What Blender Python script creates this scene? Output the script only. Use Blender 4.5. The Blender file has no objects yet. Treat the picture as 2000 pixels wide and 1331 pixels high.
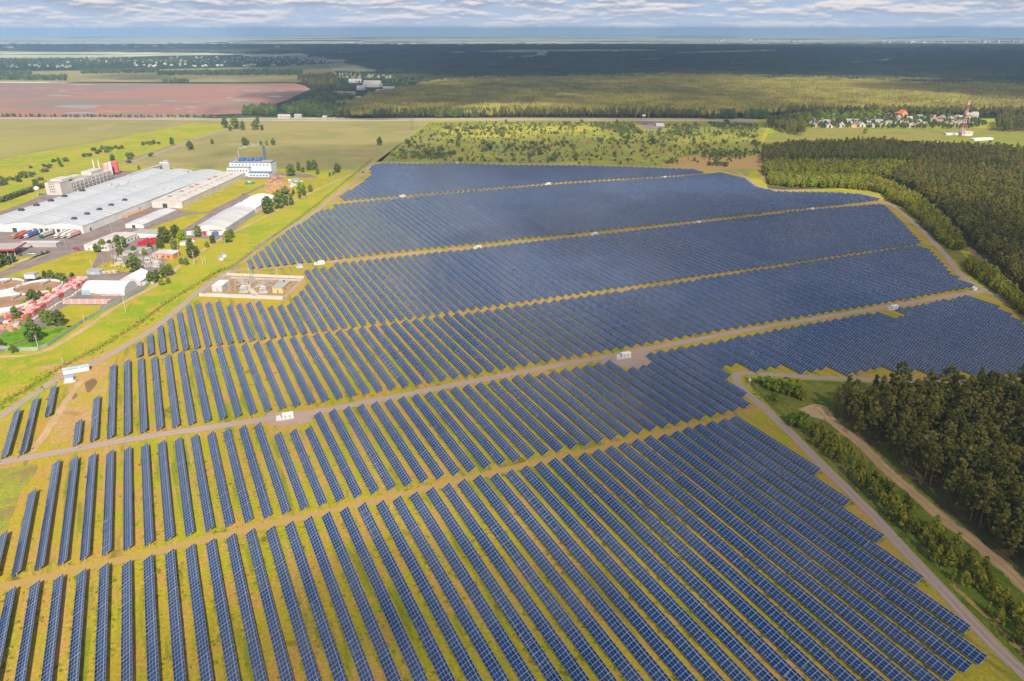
import bpy, math, random
import numpy as np
from mathutils import Vector, Matrix

# ------------------------------------------------------------------ camera, sky, sun, exposure
S = bpy.context.scene
C = S.collection
H = 160.0                                   # height of the drone above the field
F_PX = 1450.0
PITCH = math.atan((665.5 - 57.0) / F_PX)    # downward tilt
SUN_AZ, SUN_EL = math.radians(165), math.radians(41.6)
cam = bpy.data.cameras.new('camera'); co = bpy.data.objects.new('camera', cam); C.objects.link(co)
cam.sensor_width = 36; cam.lens = 36 * F_PX / 2000; cam.clip_start = 1.0; cam.clip_end = 80000
co.location = (0, 0, H); co.rotation_euler = (math.pi / 2 - PITCH, 0, 0)
S.camera = co
S.view_settings.view_transform = 'Standard'; S.view_settings.look = 'None'
S.view_settings.gamma = 1; S.view_settings.use_curve_mapping = False
S.view_settings.exposure = 0.47
S.cycles.max_bounces = 5; S.cycles.diffuse_bounces = 2; S.cycles.glossy_bounces = 2
S.cycles.volume_bounces = 1; S.cycles.transparent_max_bounces = 24
S.cycles.use_denoising = True
S.cycles.sample_clamp_indirect = 4


class NT:
    """tiny helper to write shader nodes"""
    def __init__(s, nt): s.nt = nt; nt.nodes.clear()
    def n(s, t, ins=None, **kw):
        nd = s.nt.nodes.new(t)
        for k, v in kw.items(): setattr(nd, k, v)
        for k, v in (ins or {}).items(): s.set(nd, k, v)
        return nd
    def set(s, nd, k, v):
        sock = nd.inputs[k]
        if hasattr(v, 'outputs'): v = v.outputs[0]
        if isinstance(v, bpy.types.NodeSocket): s.nt.links.new(v, sock)
        else: sock.default_value = v
    def math(s, op, a, b=0.0, clamp=False):
        return s.n('ShaderNodeMath', {0: a, 1: b}, operation=op, use_clamp=clamp)
    def mix(s, f, a, b, bt='MIX'):
        m = s.n('ShaderNodeMix', data_type='RGBA', blend_type=bt)
        s.set(m, 0, f); s.set(m, 6, c4(a)); s.set(m, 7, c4(b))
        return m.outputs[2]
    def noise(s, vec, scale, detail=3.0, rough=0.5, dist=0.0):
        return s.n('ShaderNodeTexNoise', {'Vector': vec, 'Scale': scale, 'Detail': detail, 'Roughness': rough, 'Distortion': dist}).outputs[0]
    def ramp(s, f, a, b):       # smooth step from a to b
        m = s.n('ShaderNodeMapRange', {0: f, 1: a, 2: b, 3: 0.0, 4: 1.0}, interpolation_type='SMOOTHSTEP')
        return m.outputs[0]
    def mapping(s, vec, scale=(1, 1, 1), rot=0.0, loc=(0, 0, 0)):
        return s.n('ShaderNodeMapping', {'Vector': vec, 'Scale': scale, 'Rotation': (0, 0, rot), 'Location': loc}).outputs[0]


def c4(c):
    return (*c, 1.0) if isinstance(c, tuple) and len(c) == 3 else c


w = bpy.data.worlds.new('World'); S.world = w; w.use_nodes = True
T = NT(w.node_tree)
tc = T.n('ShaderNodeTexCoord').outputs['Generated']
sep = T.n('ShaderNodeSeparateXYZ', {0: tc})
zz = T.math('MAXIMUM', sep.outputs[2], 0.004)
up = T.n('ShaderNodeCombineXYZ', {0: sep.outputs[0], 1: sep.outputs[1], 2: zz})
sky = T.n('ShaderNodeTexSky', {'Vector': up.outputs[0]}, sky_type='NISHITA', sun_disc=False, sun_elevation=SUN_EL, sun_rotation=SUN_AZ,
          altitude=200, air_density=1.0, dust_density=1.6, ozone_density=1.5)
skyc = T.mix(1.0, sky.outputs[0], (0.10, 0.10, 0.10), 'MULTIPLY')
# clouds: a layer projected on a flat ceiling, thinning into haze at the horizon
zl = T.math('MULTIPLY', T.math('LOGARITHM', T.math('ADD', 1.0, T.math('MULTIPLY', zz, 9.0)), math.e), 1.0)
pl = T.n('ShaderNodeCombineXYZ', {0: T.math('MULTIPLY', sep.outputs[0], 1.3), 1: T.math('MULTIPLY', sep.outputs[1], 1.3), 2: zl}).outputs[0]
n1 = T.noise(T.mapping(pl, (1, 1, 1), 0.0, (3.1, 7.7, 0)), 9.0, 10.0, 0.57, 0.0)
n2 = T.noise(T.mapping(pl, (1, 1, 1), 0.0, (3.1, 7.7, 0.022)), 9.0, 10.0, 0.57, 0.0)
dens = T.ramp(T.math('SUBTRACT', n1, T.math('MULTIPLY', T.ramp(zz, 0.5, 0.9), 0.13)), 0.38, 0.53)
lit = T.ramp(T.math('ADD', T.math('MULTIPLY', T.math('SUBTRACT', n1, n2), 5.5), 0.46), 0.1, 0.95)
cloudc = T.mix(lit, (0.24, 0.29, 0.40), (0.66, 0.60, 0.58))
gapc = T.mix(0.8, skyc, T.mix(T.ramp(zz, 0.03, 0.55), (0.26, 0.36, 0.55), (0.055, 0.13, 0.34)))
body = T.mix(dens, gapc, cloudc)
hz = T.math('POWER', T.math('SUBTRACT', 1.0, T.math('MINIMUM', T.math('MULTIPLY', zz, 14.0), 1.0)), 3.0)
col = T.mix(T.math('MULTIPLY', hz, 0.8), body, (0.40, 0.47, 0.58))
bg = T.n('ShaderNodeBackground', {'Color': col, 'Strength': 1.0})
T.n('ShaderNodeOutputWorld', {'Surface': bg})

sl = bpy.data.lights.new('sun', 'SUN'); sl.energy = 5.0; sl.angle = math.radians(0.5); sl.color = (1.0, 0.93, 0.80)
so = bpy.data.objects.new('sun', sl); C.objects.link(so)
SUN = Vector((math.sin(SUN_AZ) * math.cos(SUN_EL), math.cos(SUN_AZ) * math.cos(SUN_EL), math.sin(SUN_EL)))
so.location = (0, 0, 400); so.rotation_euler = SUN.to_track_quat('Z', 'Y').to_euler()

# ------------------------------------------------------------------ survey: where a feature of the site lies on the ground
AZ = math.radians(25.647)                   # heading of the panel rows, left of straight ahead
ES = (math.cos(AZ), math.sin(AZ)); ET = (-math.sin(AZ), math.cos(AZ))
cp, sp = math.cos(PITCH), math.sin(PITCH)
def at(u, v, z=0.0):
    a = u - 1000; b = 665.5 - v
    k = (H - z) / (F_PX * sp - b * cp)
    return a * k, (F_PX * cp + b * sp) * k
def xy(s, t): return s * ES[0] + t * ET[0], s * ES[1] + t * ET[1]
def st(x, y): return x * ES[0] + y * ES[1], x * ET[0] + y * ET[1]
def pixel(x, y, z=0.0):
    dz = z - H; c = y * cp - dz * sp; upv = y * sp + dz * cp
    return 1000 + F_PX * x / c, 665.5 - F_PX * upv / c, c
def ats(pts): return [at(*p) for p in pts]
rnd = random.Random(7)
R = np.random.default_rng(7)

# ------------------------------------------------------------------ mesh helpers
class MB:
    """collects boxes, tubes and sheets, then links them as one mesh object"""
    def __init__(s): s.v = []; s.f = []; s.m = []; s.uv = {}
    def poly(s, pts, mi=0):
        k = len(s.v); s.v += [tuple(p) for p in pts]; s.f.append(list(range(k, k + len(pts)))); s.m.append(mi); return s
    def box(s, x0, x1, y0, y1, z0, z1, mi=0, M=None):
        k = len(s.v)
        p = [(x0, y0, z0), (x1, y0, z0), (x1, y1, z0), (x0, y1, z0), (x0, y0, z1), (x1, y0, z1), (x1, y1, z1), (x0, y1, z1)]
        if M is not None: p = [tuple(M @ Vector(q)) for q in p]
        s.v += p
        for q in ((0, 3, 2, 1), (4, 5, 6, 7), (0, 1, 5, 4), (1, 2, 6, 5), (2, 3, 7, 6), (3, 0, 4, 7)):
            s.f.append([k + i for i in q]); s.m.append(mi)
        return s
    def tube(s, a, b, r0, r1=None, n=8, mi=0, cap=True):
        r1 = r0 if r1 is None else r1
        a, b = Vector(a), Vector(b); d = (b - a).normalized()
        e = d.orthogonal().normalized(); g = d.cross(e); k = len(s.v)
        for c, r in ((a, r0), (b, r1)):
            for i in range(n):
                q = c + (e * math.cos(2 * math.pi * i / n) + g * math.sin(2 * math.pi * i / n)) * r
                s.v.append(tuple(q))
        for i in range(n):
            j = (i + 1) % n; s.f.append([k + i, k + j, k + n + j, k + n + i]); s.m.append(mi)
        if cap: s.f.append([k + n + i for i in range(n)]); s.m.append(mi); s.f.append([k + n - 1 - i for i in range(n)]); s.m.append(mi)
        return s
    def ring(s, cx, cy, prof, n=32, mi=0):      # lathe: prof = [(r, z)]
        k = len(s.v)
        for r, z in prof:
            for i in range(n):
                a = 2 * math.pi * i / n; s.v.append((cx + r * math.cos(a), cy + r * math.sin(a), z))
        for j in range(len(prof) - 1):
            for i in range(n):
                i2 = (i + 1) % n
                s.f.append([k + j * n + i, k + j * n + i2, k + (j + 1) * n + i2, k + (j + 1) * n + i]); s.m.append(mi)
        return s
    def prism(s, prof, y0, y1, mi=0, caps=True):  # profile in x,z swept along y
        k = len(s.v); n = len(prof)
        s.v += [(x, y0, z) for x, z in prof] + [(x, y1, z) for x, z in prof]
        for i in range(n - 1): s.f.append([k + i, k + i + 1, k + n + i + 1, k + n + i]); s.m.append(mi)
        if caps:
            s.f.append([k + i for i in range(n)][::-1]); s.m.append(mi); s.f.append([k + n + i for i in range(n)]); s.m.append(mi)
        return s
    def mesh(s, name, mats):
        me = bpy.data.meshes.new(name); me.from_pydata(s.v, [], s.f)
        for m in (mats if isinstance(mats, (list, tuple)) else [mats]): me.materials.append(m)
        me.polygons.foreach_set('material_index', s.m); me.update(); return me
    def build(s, name, mats, parent=None, smooth=False):
        me = s.mesh(name, mats)
        if smooth: me.polygons.foreach_set('use_smooth', [True] * len(me.polygons))
        o = bpy.data.objects.new(name, me); C.objects.link(o)
        if parent: o.parent = parent
        return o


def np_mesh(name, V, Fa, mats, mi=None, uv=None, smooth=False):
    V = np.asarray(V, np.float32); Fa = np.asarray(Fa, np.int32); n = Fa.shape[1]
    me = bpy.data.meshes.new(name)
    me.vertices.add(len(V)); me.vertices.foreach_set('co', V.ravel())
    me.loops.add(Fa.size); me.loops.foreach_set('vertex_index', Fa.ravel())
    me.polygons.add(len(Fa)); me.polygons.foreach_set('loop_start', np.arange(0, Fa.size, n, dtype=np.int32))
    me.polygons.foreach_set('loop_total', np.full(len(Fa), n, np.int32))
    for m in (mats if isinstance(mats, (list, tuple)) else [mats]): me.materials.append(m)
    if mi is not None: me.polygons.foreach_set('material_index', np.asarray(mi, np.int32))
    if uv is not None:
        l = me.uv_layers.new(name='UVMap'); l.data.foreach_set('uv', np.asarray(uv, np.float32).ravel())
    me.polygons.foreach_set('use_smooth', np.full(len(Fa), bool(smooth)))
    me.update(calc_edges=True); me.validate(); return me


def link(name, me, parent=None, loc=(0, 0, 0), rz=0.0):
    o = bpy.data.objects.new(name, me); C.objects.link(o); o.location = loc; o.rotation_euler = (0, 0, rz)
    if parent: o.parent = parent
    return o
def tag(o, label, cat=None, group=None, kind=None):
    if label: o['label'] = label
    if cat: o['category'] = cat
    if group: o['group'] = group
    if kind: o['kind'] = kind
    return o
def thing(name, label, cat, loc=(0, 0, 0), rz=0.0, group=None):
    o = bpy.data.objects.new(name, None); C.objects.link(o); o.location = loc; o.rotation_euler = (0, 0, rz); o.empty_display_size = 1
    return tag(o, label, cat, group)
def dup(root, loc, rz, label=None, group=None, sc=None):
    r = root.copy(); C.objects.link(r); r.location = loc; r.rotation_euler = (0, 0, rz)
    if sc is not None: r.scale = (sc, sc, sc) if not isinstance(sc, tuple) else sc
    if label: r['label'] = label
    if group: r['group'] = group
    for ch in list(root.children):
        c = ch.copy(); C.objects.link(c); c.parent = r
        for g in list(ch.children):
            d = g.copy(); C.objects.link(d); d.parent = c
    return r
def struct(name, mb, m):
    o = mb.build(name, m); o['kind'] = 'structure'; return o

# ------------------------------------------------------------------ materials
def new_mat(name):
    m = bpy.data.materials.new(name); m.use_nodes = True; return m, NT(m.node_tree)
def finish(T, colour, rough=0.9, spec=0.2, metal=0.0, bump=None, coat=0.0, normal=None):
    b = T.n('ShaderNodeBsdfPrincipled', {'Base Color': c4(colour), 'Roughness': rough, 'Metallic': metal,
                                         'Specular IOR Level': spec, 'Coat Weight': coat})
    if bump is not None:
        bn = T.n('ShaderNodeBump', {'Height': bump[0], 'Distance': bump[1], 'Strength': 1.0}); T.set(b, 'Normal', bn)
    T.n('ShaderNodeOutputMaterial', {'Surface': b}); return b
def geo(T): return T.n('ShaderNodeNewGeometry').outputs['Position']
def plain(name, c, rough=0.7, spec=0.3, metal=0.0, var=0.12, scale=0.6, coord='Object'):
    m, T = new_mat(name)
    v = T.n('ShaderNodeTexCoord').outputs['Object']
    n = T.noise(v, scale, 5.0, 0.6)
    dark = tuple(x * (1 - 2 * var) for x in c); light = tuple(min(1, x * (1 + var)) for x in c)
    finish(T, T.mix(T.ramp(n, 0.3, 0.7), dark, light), rough, spec, metal); return m
def foliage(name, dark, light, third=None):
    m, T = new_mat(name)
    oi = T.n('ShaderNodeObjectInfo').outputs['Random']
    n = T.noise(T.n('ShaderNodeTexCoord').outputs['Object'], 0.55, 3.0, 0.6)
    c = T.mix(T.ramp(n, 0.32, 0.68), dark, light)
    c = T.mix(T.math('MULTIPLY', oi, 0.55), c, third or light)
    hs = T.n('ShaderNodeHueSaturation', {'Color': c, 'Value': T.math('ADD', T.math('MULTIPLY', T.math('FRACT', T.math('MULTIPLY', oi, 7.31)), 0.6), 0.7), 'Saturation': 1.0, 'Hue': 0.5})
    d = T.n('ShaderNodeBsdfPrincipled', {'Base Color': hs.outputs[0], 'Roughness': 0.7, 'Specular IOR Level': 0.15})
    t = T.n('ShaderNodeBsdfTranslucent', {'Color': hs.outputs[0]})
    mx = T.n('ShaderNodeMixShader', {0: 0.3, 1: d, 2: t}); T.n('ShaderNodeOutputMaterial', {'Surface': mx}); return m

def grass_mat(name, cols, scale=1.0, stretch=None, spots=0.0, spotc=(0.06, 0.07, 0.02), lime=False):
    """cols: three colours mixed by broad and medium patches, plus fine grain"""
    m, T = new_mat(name); p = geo(T)
    a = T.noise(p, 0.012 * scale, 4.0, 0.55, 0.4); b = T.noise(T.mapping(p, (1, 1, 1), 0, (37, 11, 0)), 0.06 * scale, 5.0, 0.62, 0.6)
    c = T.mix(T.ramp(a, 0.36, 0.62), cols[0], cols[1]); c = T.mix(T.ramp(b, 0.44, 0.64), c, cols[2])
    if stretch is not None:
        r = T.mapping(p, (1, 1, 1), -AZ)
        s = T.noise(T.mapping(r, (0.30, 0.012, 1)), 1.0, 4.0, 0.6)
        c = T.mix(T.math('MULTIPLY', T.ramp(s, 0.50, 0.68), 0.75), c, stretch)
        g2 = T.noise(T.mapping(r, (0.22, 0.02, 1), 0, (9, 4, 0)), 1.0, 4.0, 0.6)
        c = T.mix(T.math('MULTIPLY', T.ramp(g2, 0.52, 0.66), 0.7), c, (0.15, 0.20, 0.018))
    if lime:    # a greener stretch of the meadow around the fifth block, a dark olive one along the rows
        q = xy(190, 650); dd = T.n('ShaderNodeVectorMath', {0: T.mapping(p, (1, 1, 0)), 1: (q[0], q[1], 0)}, operation='DISTANCE').outputs['Value']
        c = T.mix(T.math('MULTIPLY', T.ramp(T.math('ADD', dd, T.math('MULTIPLY', b, 60.0)), 150.0, 70.0), 0.8), c, (0.26, 0.34, 0.02))
    f = T.noise(p, 0.9, 4.0, 0.7)
    c = T.mix(T.ramp(f, 0.3, 0.75), T.mix(1.0, c, (0.72, 0.74, 0.7), 'MULTIPLY'), T.mix(1.0, c, (1.15, 1.12, 1.1), 'MULTIPLY'))
    if spots:
        k = T.noise(T.mapping(p, (1, 1, 1), 0, (5, 91, 0)), 0.045, 3.0, 0.5, 0.3)
        c = T.mix(T.math('MULTIPLY', T.ramp(k, 0.66, 0.74), spots), c, spotc)
    finish(T, c, 0.95, 0.05, bump=(f, 0.25)); return m

M = {}
M['farm'] = grass_mat('dry_meadow', [(0.42, 0.31, 0.030), (0.33, 0.31, 0.020), (0.45, 0.27, 0.062)], 1.0, stretch=(0.48, 0.27, 0.13), lime=True, spots=0.75, spotc=(0.10, 0.055, 0.02))
M['verge'] = grass_mat('verge_grass', [(0.36, 0.36, 0.02), (0.24, 0.32, 0.015), (0.44, 0.32, 0.05)], 1.6)
M['lush'] = grass_mat('lush_grass', [(0.12, 0.27, 0.01), (0.20, 0.30, 0.015), (0.08, 0.20, 0.01)], 2.0)
M['lawn'] = grass_mat('yard_lawn', [(0.38, 0.33, 0.02), (0.30, 0.29, 0.02), (0.44, 0.34, 0.03)], 1.4)
M['base'] = None
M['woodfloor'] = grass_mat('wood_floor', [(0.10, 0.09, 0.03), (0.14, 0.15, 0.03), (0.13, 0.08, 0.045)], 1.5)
M['clearing'] = grass_mat('forest_clearing', [(0.15, 0.19, 0.02), (0.23, 0.20, 0.035), (0.10, 0.15, 0.02)], 1.5)
M['scrub'] = grass_mat('scrub_meadow', [(0.32, 0.33, 0.04), (0.22, 0.26, 0.035), (0.27, 0.19, 0.07)], 0.8)
M['scrubb'] = grass_mat('yellow_scrub_grass', [(0.44, 0.40, 0.05), (0.32, 0.33, 0.04), (0.48, 0.38, 0.07)], 1.2)
M['trodden'] = grass_mat('trodden_ground', [(0.45, 0.28, 0.10), (0.41, 0.31, 0.045), (0.50, 0.30, 0.14)], 2.5, spots=0.6, spotc=(0.22, 0.12, 0.05))
M['fieldg'] = grass_mat('crop_field', [(0.33, 0.285, 0.095), (0.27, 0.245, 0.085), (0.36, 0.28, 0.11)], 0.25)
M['fieldb'] = grass_mat('pale_crop_field', [(0.38, 0.33, 0.085), (0.30, 0.27, 0.08), (0.34, 0.29, 0.08)], 0.25)
M['village'] = grass_mat('village_green', [(0.24, 0.27, 0.035), (0.30, 0.23, 0.07), (0.20, 0.24, 0.035)], 0.5)

def brown_field():
    m, T = new_mat('ploughed_field'); p = geo(T)
    q = T.mapping(p, (1, 2.3, 1), 0.25)
    a = T.noise(q, 0.0022, 5.0, 0.6, 0.6); b = T.noise(T.mapping(q, (1, 1, 1), 0, (300, 90, 0)), 0.006, 5.0, 0.6)
    c = T.mix(T.ramp(a, 0.42, 0.60), (0.33, 0.165, 0.12), (0.235, 0.175, 0.13)); c = T.mix(T.ramp(b, 0.56, 0.70), c, (0.42, 0.235, 0.15))
    finish(T, c, 0.95, 0.1); return m
M['brown'] = brown_field()

def far_land():
    m, T = new_mat('distant_land'); p = geo(T)
    a = T.noise(T.mapping(p, (0.6, 1.5, 1), 0.05), 0.00055, 6.0, 0.60, 0.5)
    b = T.noise(T.mapping(p, (0.7, 1.2, 1), 0, (900, 400, 0)), 0.0021, 5.0, 0.6, 0.3)
    field = T.mix(T.ramp(b, 0.4, 0.65), (0.34, 0.36, 0.18), (0.62, 0.56, 0.42))
    k = T.n('ShaderNodeSeparateXYZ', {0: p}); dist = T.ramp(k.outputs[1], 3500.0, 14000.0)
    thr = T.math('ADD', 0.47, T.math('MULTIPLY', dist, 0.05))
    forest = T.mix(T.noise(p, 0.02, 3.0, 0.6), (0.018, 0.032, 0.012), (0.05, 0.07, 0.022))
    c = T.mix(T.ramp(T.math('SUBTRACT', a, thr), 0.0, 0.03), field, forest)
    finish(T, c, 1.0, 0.0); return m
M['base'] = far_land()

M['farfield'] = grass_mat('pale_far_field', [(0.55, 0.50, 0.34), (0.34, 0.36, 0.18), (0.60, 0.50, 0.40)], 0.09)
def road_mat(name, c1, c2, c3):
    m, T = new_mat(name); p = geo(T)
    a = T.noise(p, 0.08, 5.0, 0.65, 0.3); b = T.noise(p, 1.6, 4.0, 0.7)
    c = T.mix(T.ramp(a, 0.38, 0.62), c1, c2); c = T.mix(T.math('MULTIPLY', T.ramp(b, 0.45, 0.7), 0.5), c, c3)
    finish(T, c, 0.95, 0.1, bump=(b, 0.08)); return m
M['gravel'] = road_mat('crushed_gravel', (0.33, 0.235, 0.19), (0.38, 0.275, 0.215), (0.26, 0.19, 0.155))
M['hway'] = road_mat('bare_road_soil', (0.52, 0.37, 0.29), (0.42, 0.33, 0.27), (0.58, 0.42, 0.33))
M['burnt'] = road_mat('dark_soil', (0.22, 0.14, 0.075), (0.17, 0.11, 0.06), (0.28, 0.17, 0.09))
M['rut'] = road_mat('packed_gravel', (0.40, 0.30, 0.245), (0.36, 0.265, 0.215), (0.44, 0.335, 0.27))
M['sand'] = road_mat('sandy_track', (0.42, 0.28, 0.14), (0.50, 0.34, 0.19), (0.34, 0.22, 0.11))
M['dirt'] = road_mat('worn_dirt', (0.38, 0.225, 0.095), (0.36, 0.245, 0.06), (0.44, 0.27, 0.12))
M['asphalt'] = road_mat('yard_asphalt', (0.20, 0.155, 0.14), (0.26, 0.20, 0.175), (0.17, 0.13, 0.12))
M['apad'] = road_mat('concrete_pad', (0.50, 0.42, 0.33), (0.56, 0.47, 0.38), (0.42, 0.34, 0.27))
M['gravelpad'] = road_mat('gravel_pad', (0.30, 0.20, 0.10), (0.36, 0.24, 0.12), (0.24, 0.16, 0.09))

def pv_mat():
    m, T = new_mat('photovoltaic_glass')
    uv = T.n('ShaderNodeTexCoord').outputs['UV']; s = T.n('ShaderNodeSeparateXYZ', {0: uv})
    def line(o, wdt):
        f = T.math('FRACT', o); d = T.math('ABSOLUTE', T.math('SUBTRACT', f, 0.5)); return T.math('GREATER_THAN', d, 0.5 - wdt)
    g = T.math('MAXIMUM', line(s.outputs[0], 0.020), line(s.outputs[1], 0.024))
    cell = T.n('ShaderNodeVectorMath', {0: uv}, operation='FLOOR')
    wn = T.n('ShaderNodeTexWhiteNoise', {'Vector': cell.outputs[0]}, noise_dimensions='2D').outputs[0]
    oi = T.n('ShaderNodeObjectInfo').outputs['Random']
    c = T.mix(wn, (0.002, 0.012, 0.055), (0.006, 0.034, 0.135))
    c = T.mix(T.math('MULTIPLY', oi, 0.3), c, (0.005, 0.022, 0.09))
    tb = T.n('ShaderNodeCombineXYZ', {0: oi, 1: T.math('FLOOR', T.math('DIVIDE', s.outputs[1], 6.0)), 2: 0.0})
    tn = T.n('ShaderNodeTexWhiteNoise', {'Vector': tb.outputs[0]}, noise_dimensions='3D').outputs[0]
    c = T.mix(T.math('MULTIPLY', tn, 0.45), c, (0.005, 0.026, 0.065))
    c = T.mix(g, c, (0.46, 0.57, 0.70))
    ro = T.math('ADD', T.math('MULTIPLY', g, 0.3), 0.10)
    b = T.n('ShaderNodeBsdfPrincipled', {'Base Color': c, 'Roughness': ro, 'Specular IOR Level': 0.8, 'IOR': 1.5})
    T.n('ShaderNodeOutputMaterial', {'Surface': b}); return m
M['pv'] = pv_mat()
M['steel'] = plain('galvanised_steel', (0.55, 0.55, 0.53), 0.45, 0.5, 0.3)
M['white'] = plain('white_cladding', (0.66, 0.64, 0.61), 0.55, 0.3, 0, 0.05, 0.15)
M['offwhite'] = plain('cream_cladding', (0.55, 0.50, 0.45), 0.6, 0.3, 0, 0.06, 0.1)
M['grey'] = plain('grey_cladding', (0.42, 0.40, 0.39), 0.6, 0.3, 0, 0.08, 0.15)
M['dark'] = plain('dark_metal', (0.06, 0.065, 0.08), 0.5, 0.4)
M['red'] = plain('red_paint', (0.55, 0.035, 0.03), 0.45, 0.4)
M['pink'] = plain('faded_red_plastic', (0.60, 0.12, 0.11), 0.6, 0.3, 0, 0.25, 0.8)
M['pale'] = plain('pale_pink_plastic', (0.72, 0.40, 0.37), 0.7, 0.3, 0, 0.2, 0.9)
M['crimson'] = plain('crimson_plastic', (0.62, 0.012, 0.05), 0.5, 0.3, 0, 0.15, 0.8)
M['blue'] = plain('blue_paint', (0.04, 0.12, 0.42), 0.45, 0.4)
M['lblue'] = plain('light_blue_paint', (0.34, 0.44, 0.54), 0.5, 0.3)
M['green'] = plain('green_paint', (0.04, 0.22, 0.10), 0.5, 0.4)
M['orange'] = plain('orange_paint', (0.56, 0.31, 0.15), 0.6, 0.3, 0, 0.15, 0.8)
M['yellow'] = plain('yellow_render', (0.70, 0.48, 0.20), 0.8, 0.2)
M['brick'] = plain('orange_brick', (0.58, 0.24, 0.11), 0.9, 0.1, 0, 0.1, 1.2)
M['wood'] = plain('weathered_wood', (0.40, 0.27, 0.15), 0.9, 0.1)
M['concrete'] = plain('pale_concrete', (0.55, 0.51, 0.45), 0.9, 0.1, 0, 0.08, 0.3)
M['bark'] = plain('pine_bark', (0.22, 0.115, 0.06), 0.95, 0.05, 0, 0.2, 1.0)
M['birchbark'] = plain('grey_bark', (0.22, 0.19, 0.15), 0.95, 0.05, 0, 0.2, 1.0)
M['glass'] = plain('window_glass', (0.05, 0.07, 0.10), 0.15, 0.6)
M['rubber'] = plain('tyre_rubber', (0.03, 0.03, 0.03), 0.9, 0.1)
M['water'] = plain('puddle_water', (0.26, 0.25, 0.25), 0.35, 0.6, 0, 0.05, 0.02)
M['slurry'] = plain('brown_slurry', (0.33, 0.19, 0.11), 0.6, 0.2, 0, 0.12, 0.12)
M['roofbrown'] = plain('tiled_roof', (0.36, 0.22, 0.17), 0.8, 0.2, 0, 0.1, 0.5)
M['roofgrey'] = plain('slate_roof', (0.38, 0.36, 0.35), 0.8, 0.2, 0, 0.1, 0.5)
M['roofred'] = plain('red_tile_roof', (0.60, 0.16, 0.07), 0.8, 0.2, 0, 0.1, 0.5)
M['turq'] = plain('green_mesh', (0.28, 0.38, 0.25), 0.7, 0.2)

def hall_roof(name, base, strip, pitch, wd, lo=0.0, hi=1e9, axis=1):
    m, T = new_mat(name); v = T.n('ShaderNodeTexCoord').outputs['Object']; s = T.n('ShaderNodeSeparateXYZ', {0: v})
    f = T.math('FRACT', T.math('DIVIDE', s.outputs[axis], pitch)); on = T.math('LESS_THAN', f, wd)
    on = T.math('MULTIPLY', on, T.math('MULTIPLY', T.math('GREATER_THAN', s.outputs[1 if axis == 1 else 0], lo), T.math('LESS_THAN', s.outputs[1], hi)))
    n = T.noise(T.mapping(v, (0.02, 0.12, 0.1)), 1.0, 5.0, 0.65)
    c = T.mix(T.ramp(n, 0.35, 0.65), tuple(x * 0.82 for x in base), base); c = T.mix(on, c, strip)
    finish(T, c, 0.5, 0.35); return m
M['roofA'] = hall_roof('hall_sheet_roof', (0.47, 0.46, 0.46), (0.50, 0.56, 0.60), 6.0, 0.25, -5, 1e9)
M['roofB'] = hall_roof('light_sheet_roof', (0.58, 0.53, 0.48), (0.60, 0.55, 0.50), 6.5, 0.2)
M['roofC'] = hall_roof('white_sheet_roof', (0.56, 0.54, 0.53), (0.50, 0.49, 0.48), 5.0, 0.06)
M['tentm'] = plain('white_membrane', (0.76, 0.75, 0.74), 0.45, 0.3, 0, 0.03, 0.2)

# foliage
M['pine'] = foliage('pine_needles', (0.10, 0.115, 0.019), (0.26, 0.255, 0.036), (0.30, 0.22, 0.045))
M['young'] = foliage('young_pine_needles', (0.17, 0.19, 0.018), (0.36, 0.36, 0.032), (0.42, 0.37, 0.03))
M['leaf'] = foliage('broad_leaves', (0.085, 0.14, 0.024), (0.18, 0.24, 0.038), (0.22, 0.22, 0.045))
M['lime'] = foliage('lime_leaves', (0.15, 0.24, 0.012), (0.28, 0.36, 0.018), (0.36, 0.34, 0.02))
M['bushm'] = foliage('bush_leaves', (0.13, 0.165, 0.035), (0.22, 0.235, 0.05), (0.20, 0.20, 0.05))
M['canopy'] = foliage('forest_canopy', (0.19, 0.185, 0.030), (0.42, 0.37, 0.055), (0.44, 0.33, 0.07))
M['weed'] = foliage('weed_leaves', (0.22, 0.28, 0.014), (0.36, 0.36, 0.02), (0.42, 0.36, 0.03))
M['shaded_canopy'] = foliage('shaded_forest_canopy', (0.040, 0.050, 0.020), (0.095, 0.100, 0.034), (0.10, 0.10, 0.04))  # distant forest foliage, cloud shade darkened into its colour
M['rust'] = foliage('rusty_needles', (0.16, 0.09, 0.03), (0.24, 0.13, 0.05))

# ------------------------------------------------------------------ the ground and its fields
def smooth(pts, k=6):
    P = [Vector(p) for p in pts]; out = []
    for i in range(len(P) - 1):
        a = P[i - 1] if i else P[i] * 2 - P[i + 1]; b = P[i]; c = P[i + 1]; d = P[i + 2] if i + 2 < len(P) else P[i + 1] * 2 - P[i]
        for j in range(k):
            t = j / k
            out.append(0.5 * ((2 * b) + (c - a) * t + (2 * a - 5 * b + 4 * c - d) * t * t + (3 * b - a - 3 * c + d) * t ** 3))
    out.append(P[-1]); return out
def sheet(name, pts, z, m, k=0):
    P = smooth(list(pts) + [pts[0]], k)[:-1] if k else pts
    return struct(name, MB().poly([(p[0], p[1], z) for p in P]), m)
def ribbon(name, pts, width, z, m, jit=0.0, k=6):
    P = smooth(pts, k); mb = MB(); L, Rr = [], []
    for i, p in enumerate(P):
        d = (P[min(i + 1, len(P) - 1)] - P[max(i - 1, 0)]).normalized(); n = Vector((d.y, -d.x))
        wl = width / 2 * (1 + jit * rnd.uniform(-1, 1)); wr = width / 2 * (1 + jit * rnd.uniform(-1, 1))
        L.append(p - n * wl); Rr.append(p + n * wr)
    for i in range(len(P) - 1):
        mb.poly([(*L[i], z), (*Rr[i], z), (*Rr[i + 1], z), (*L[i + 1], z)][::1])
    return struct(name, mb, m)

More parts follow.
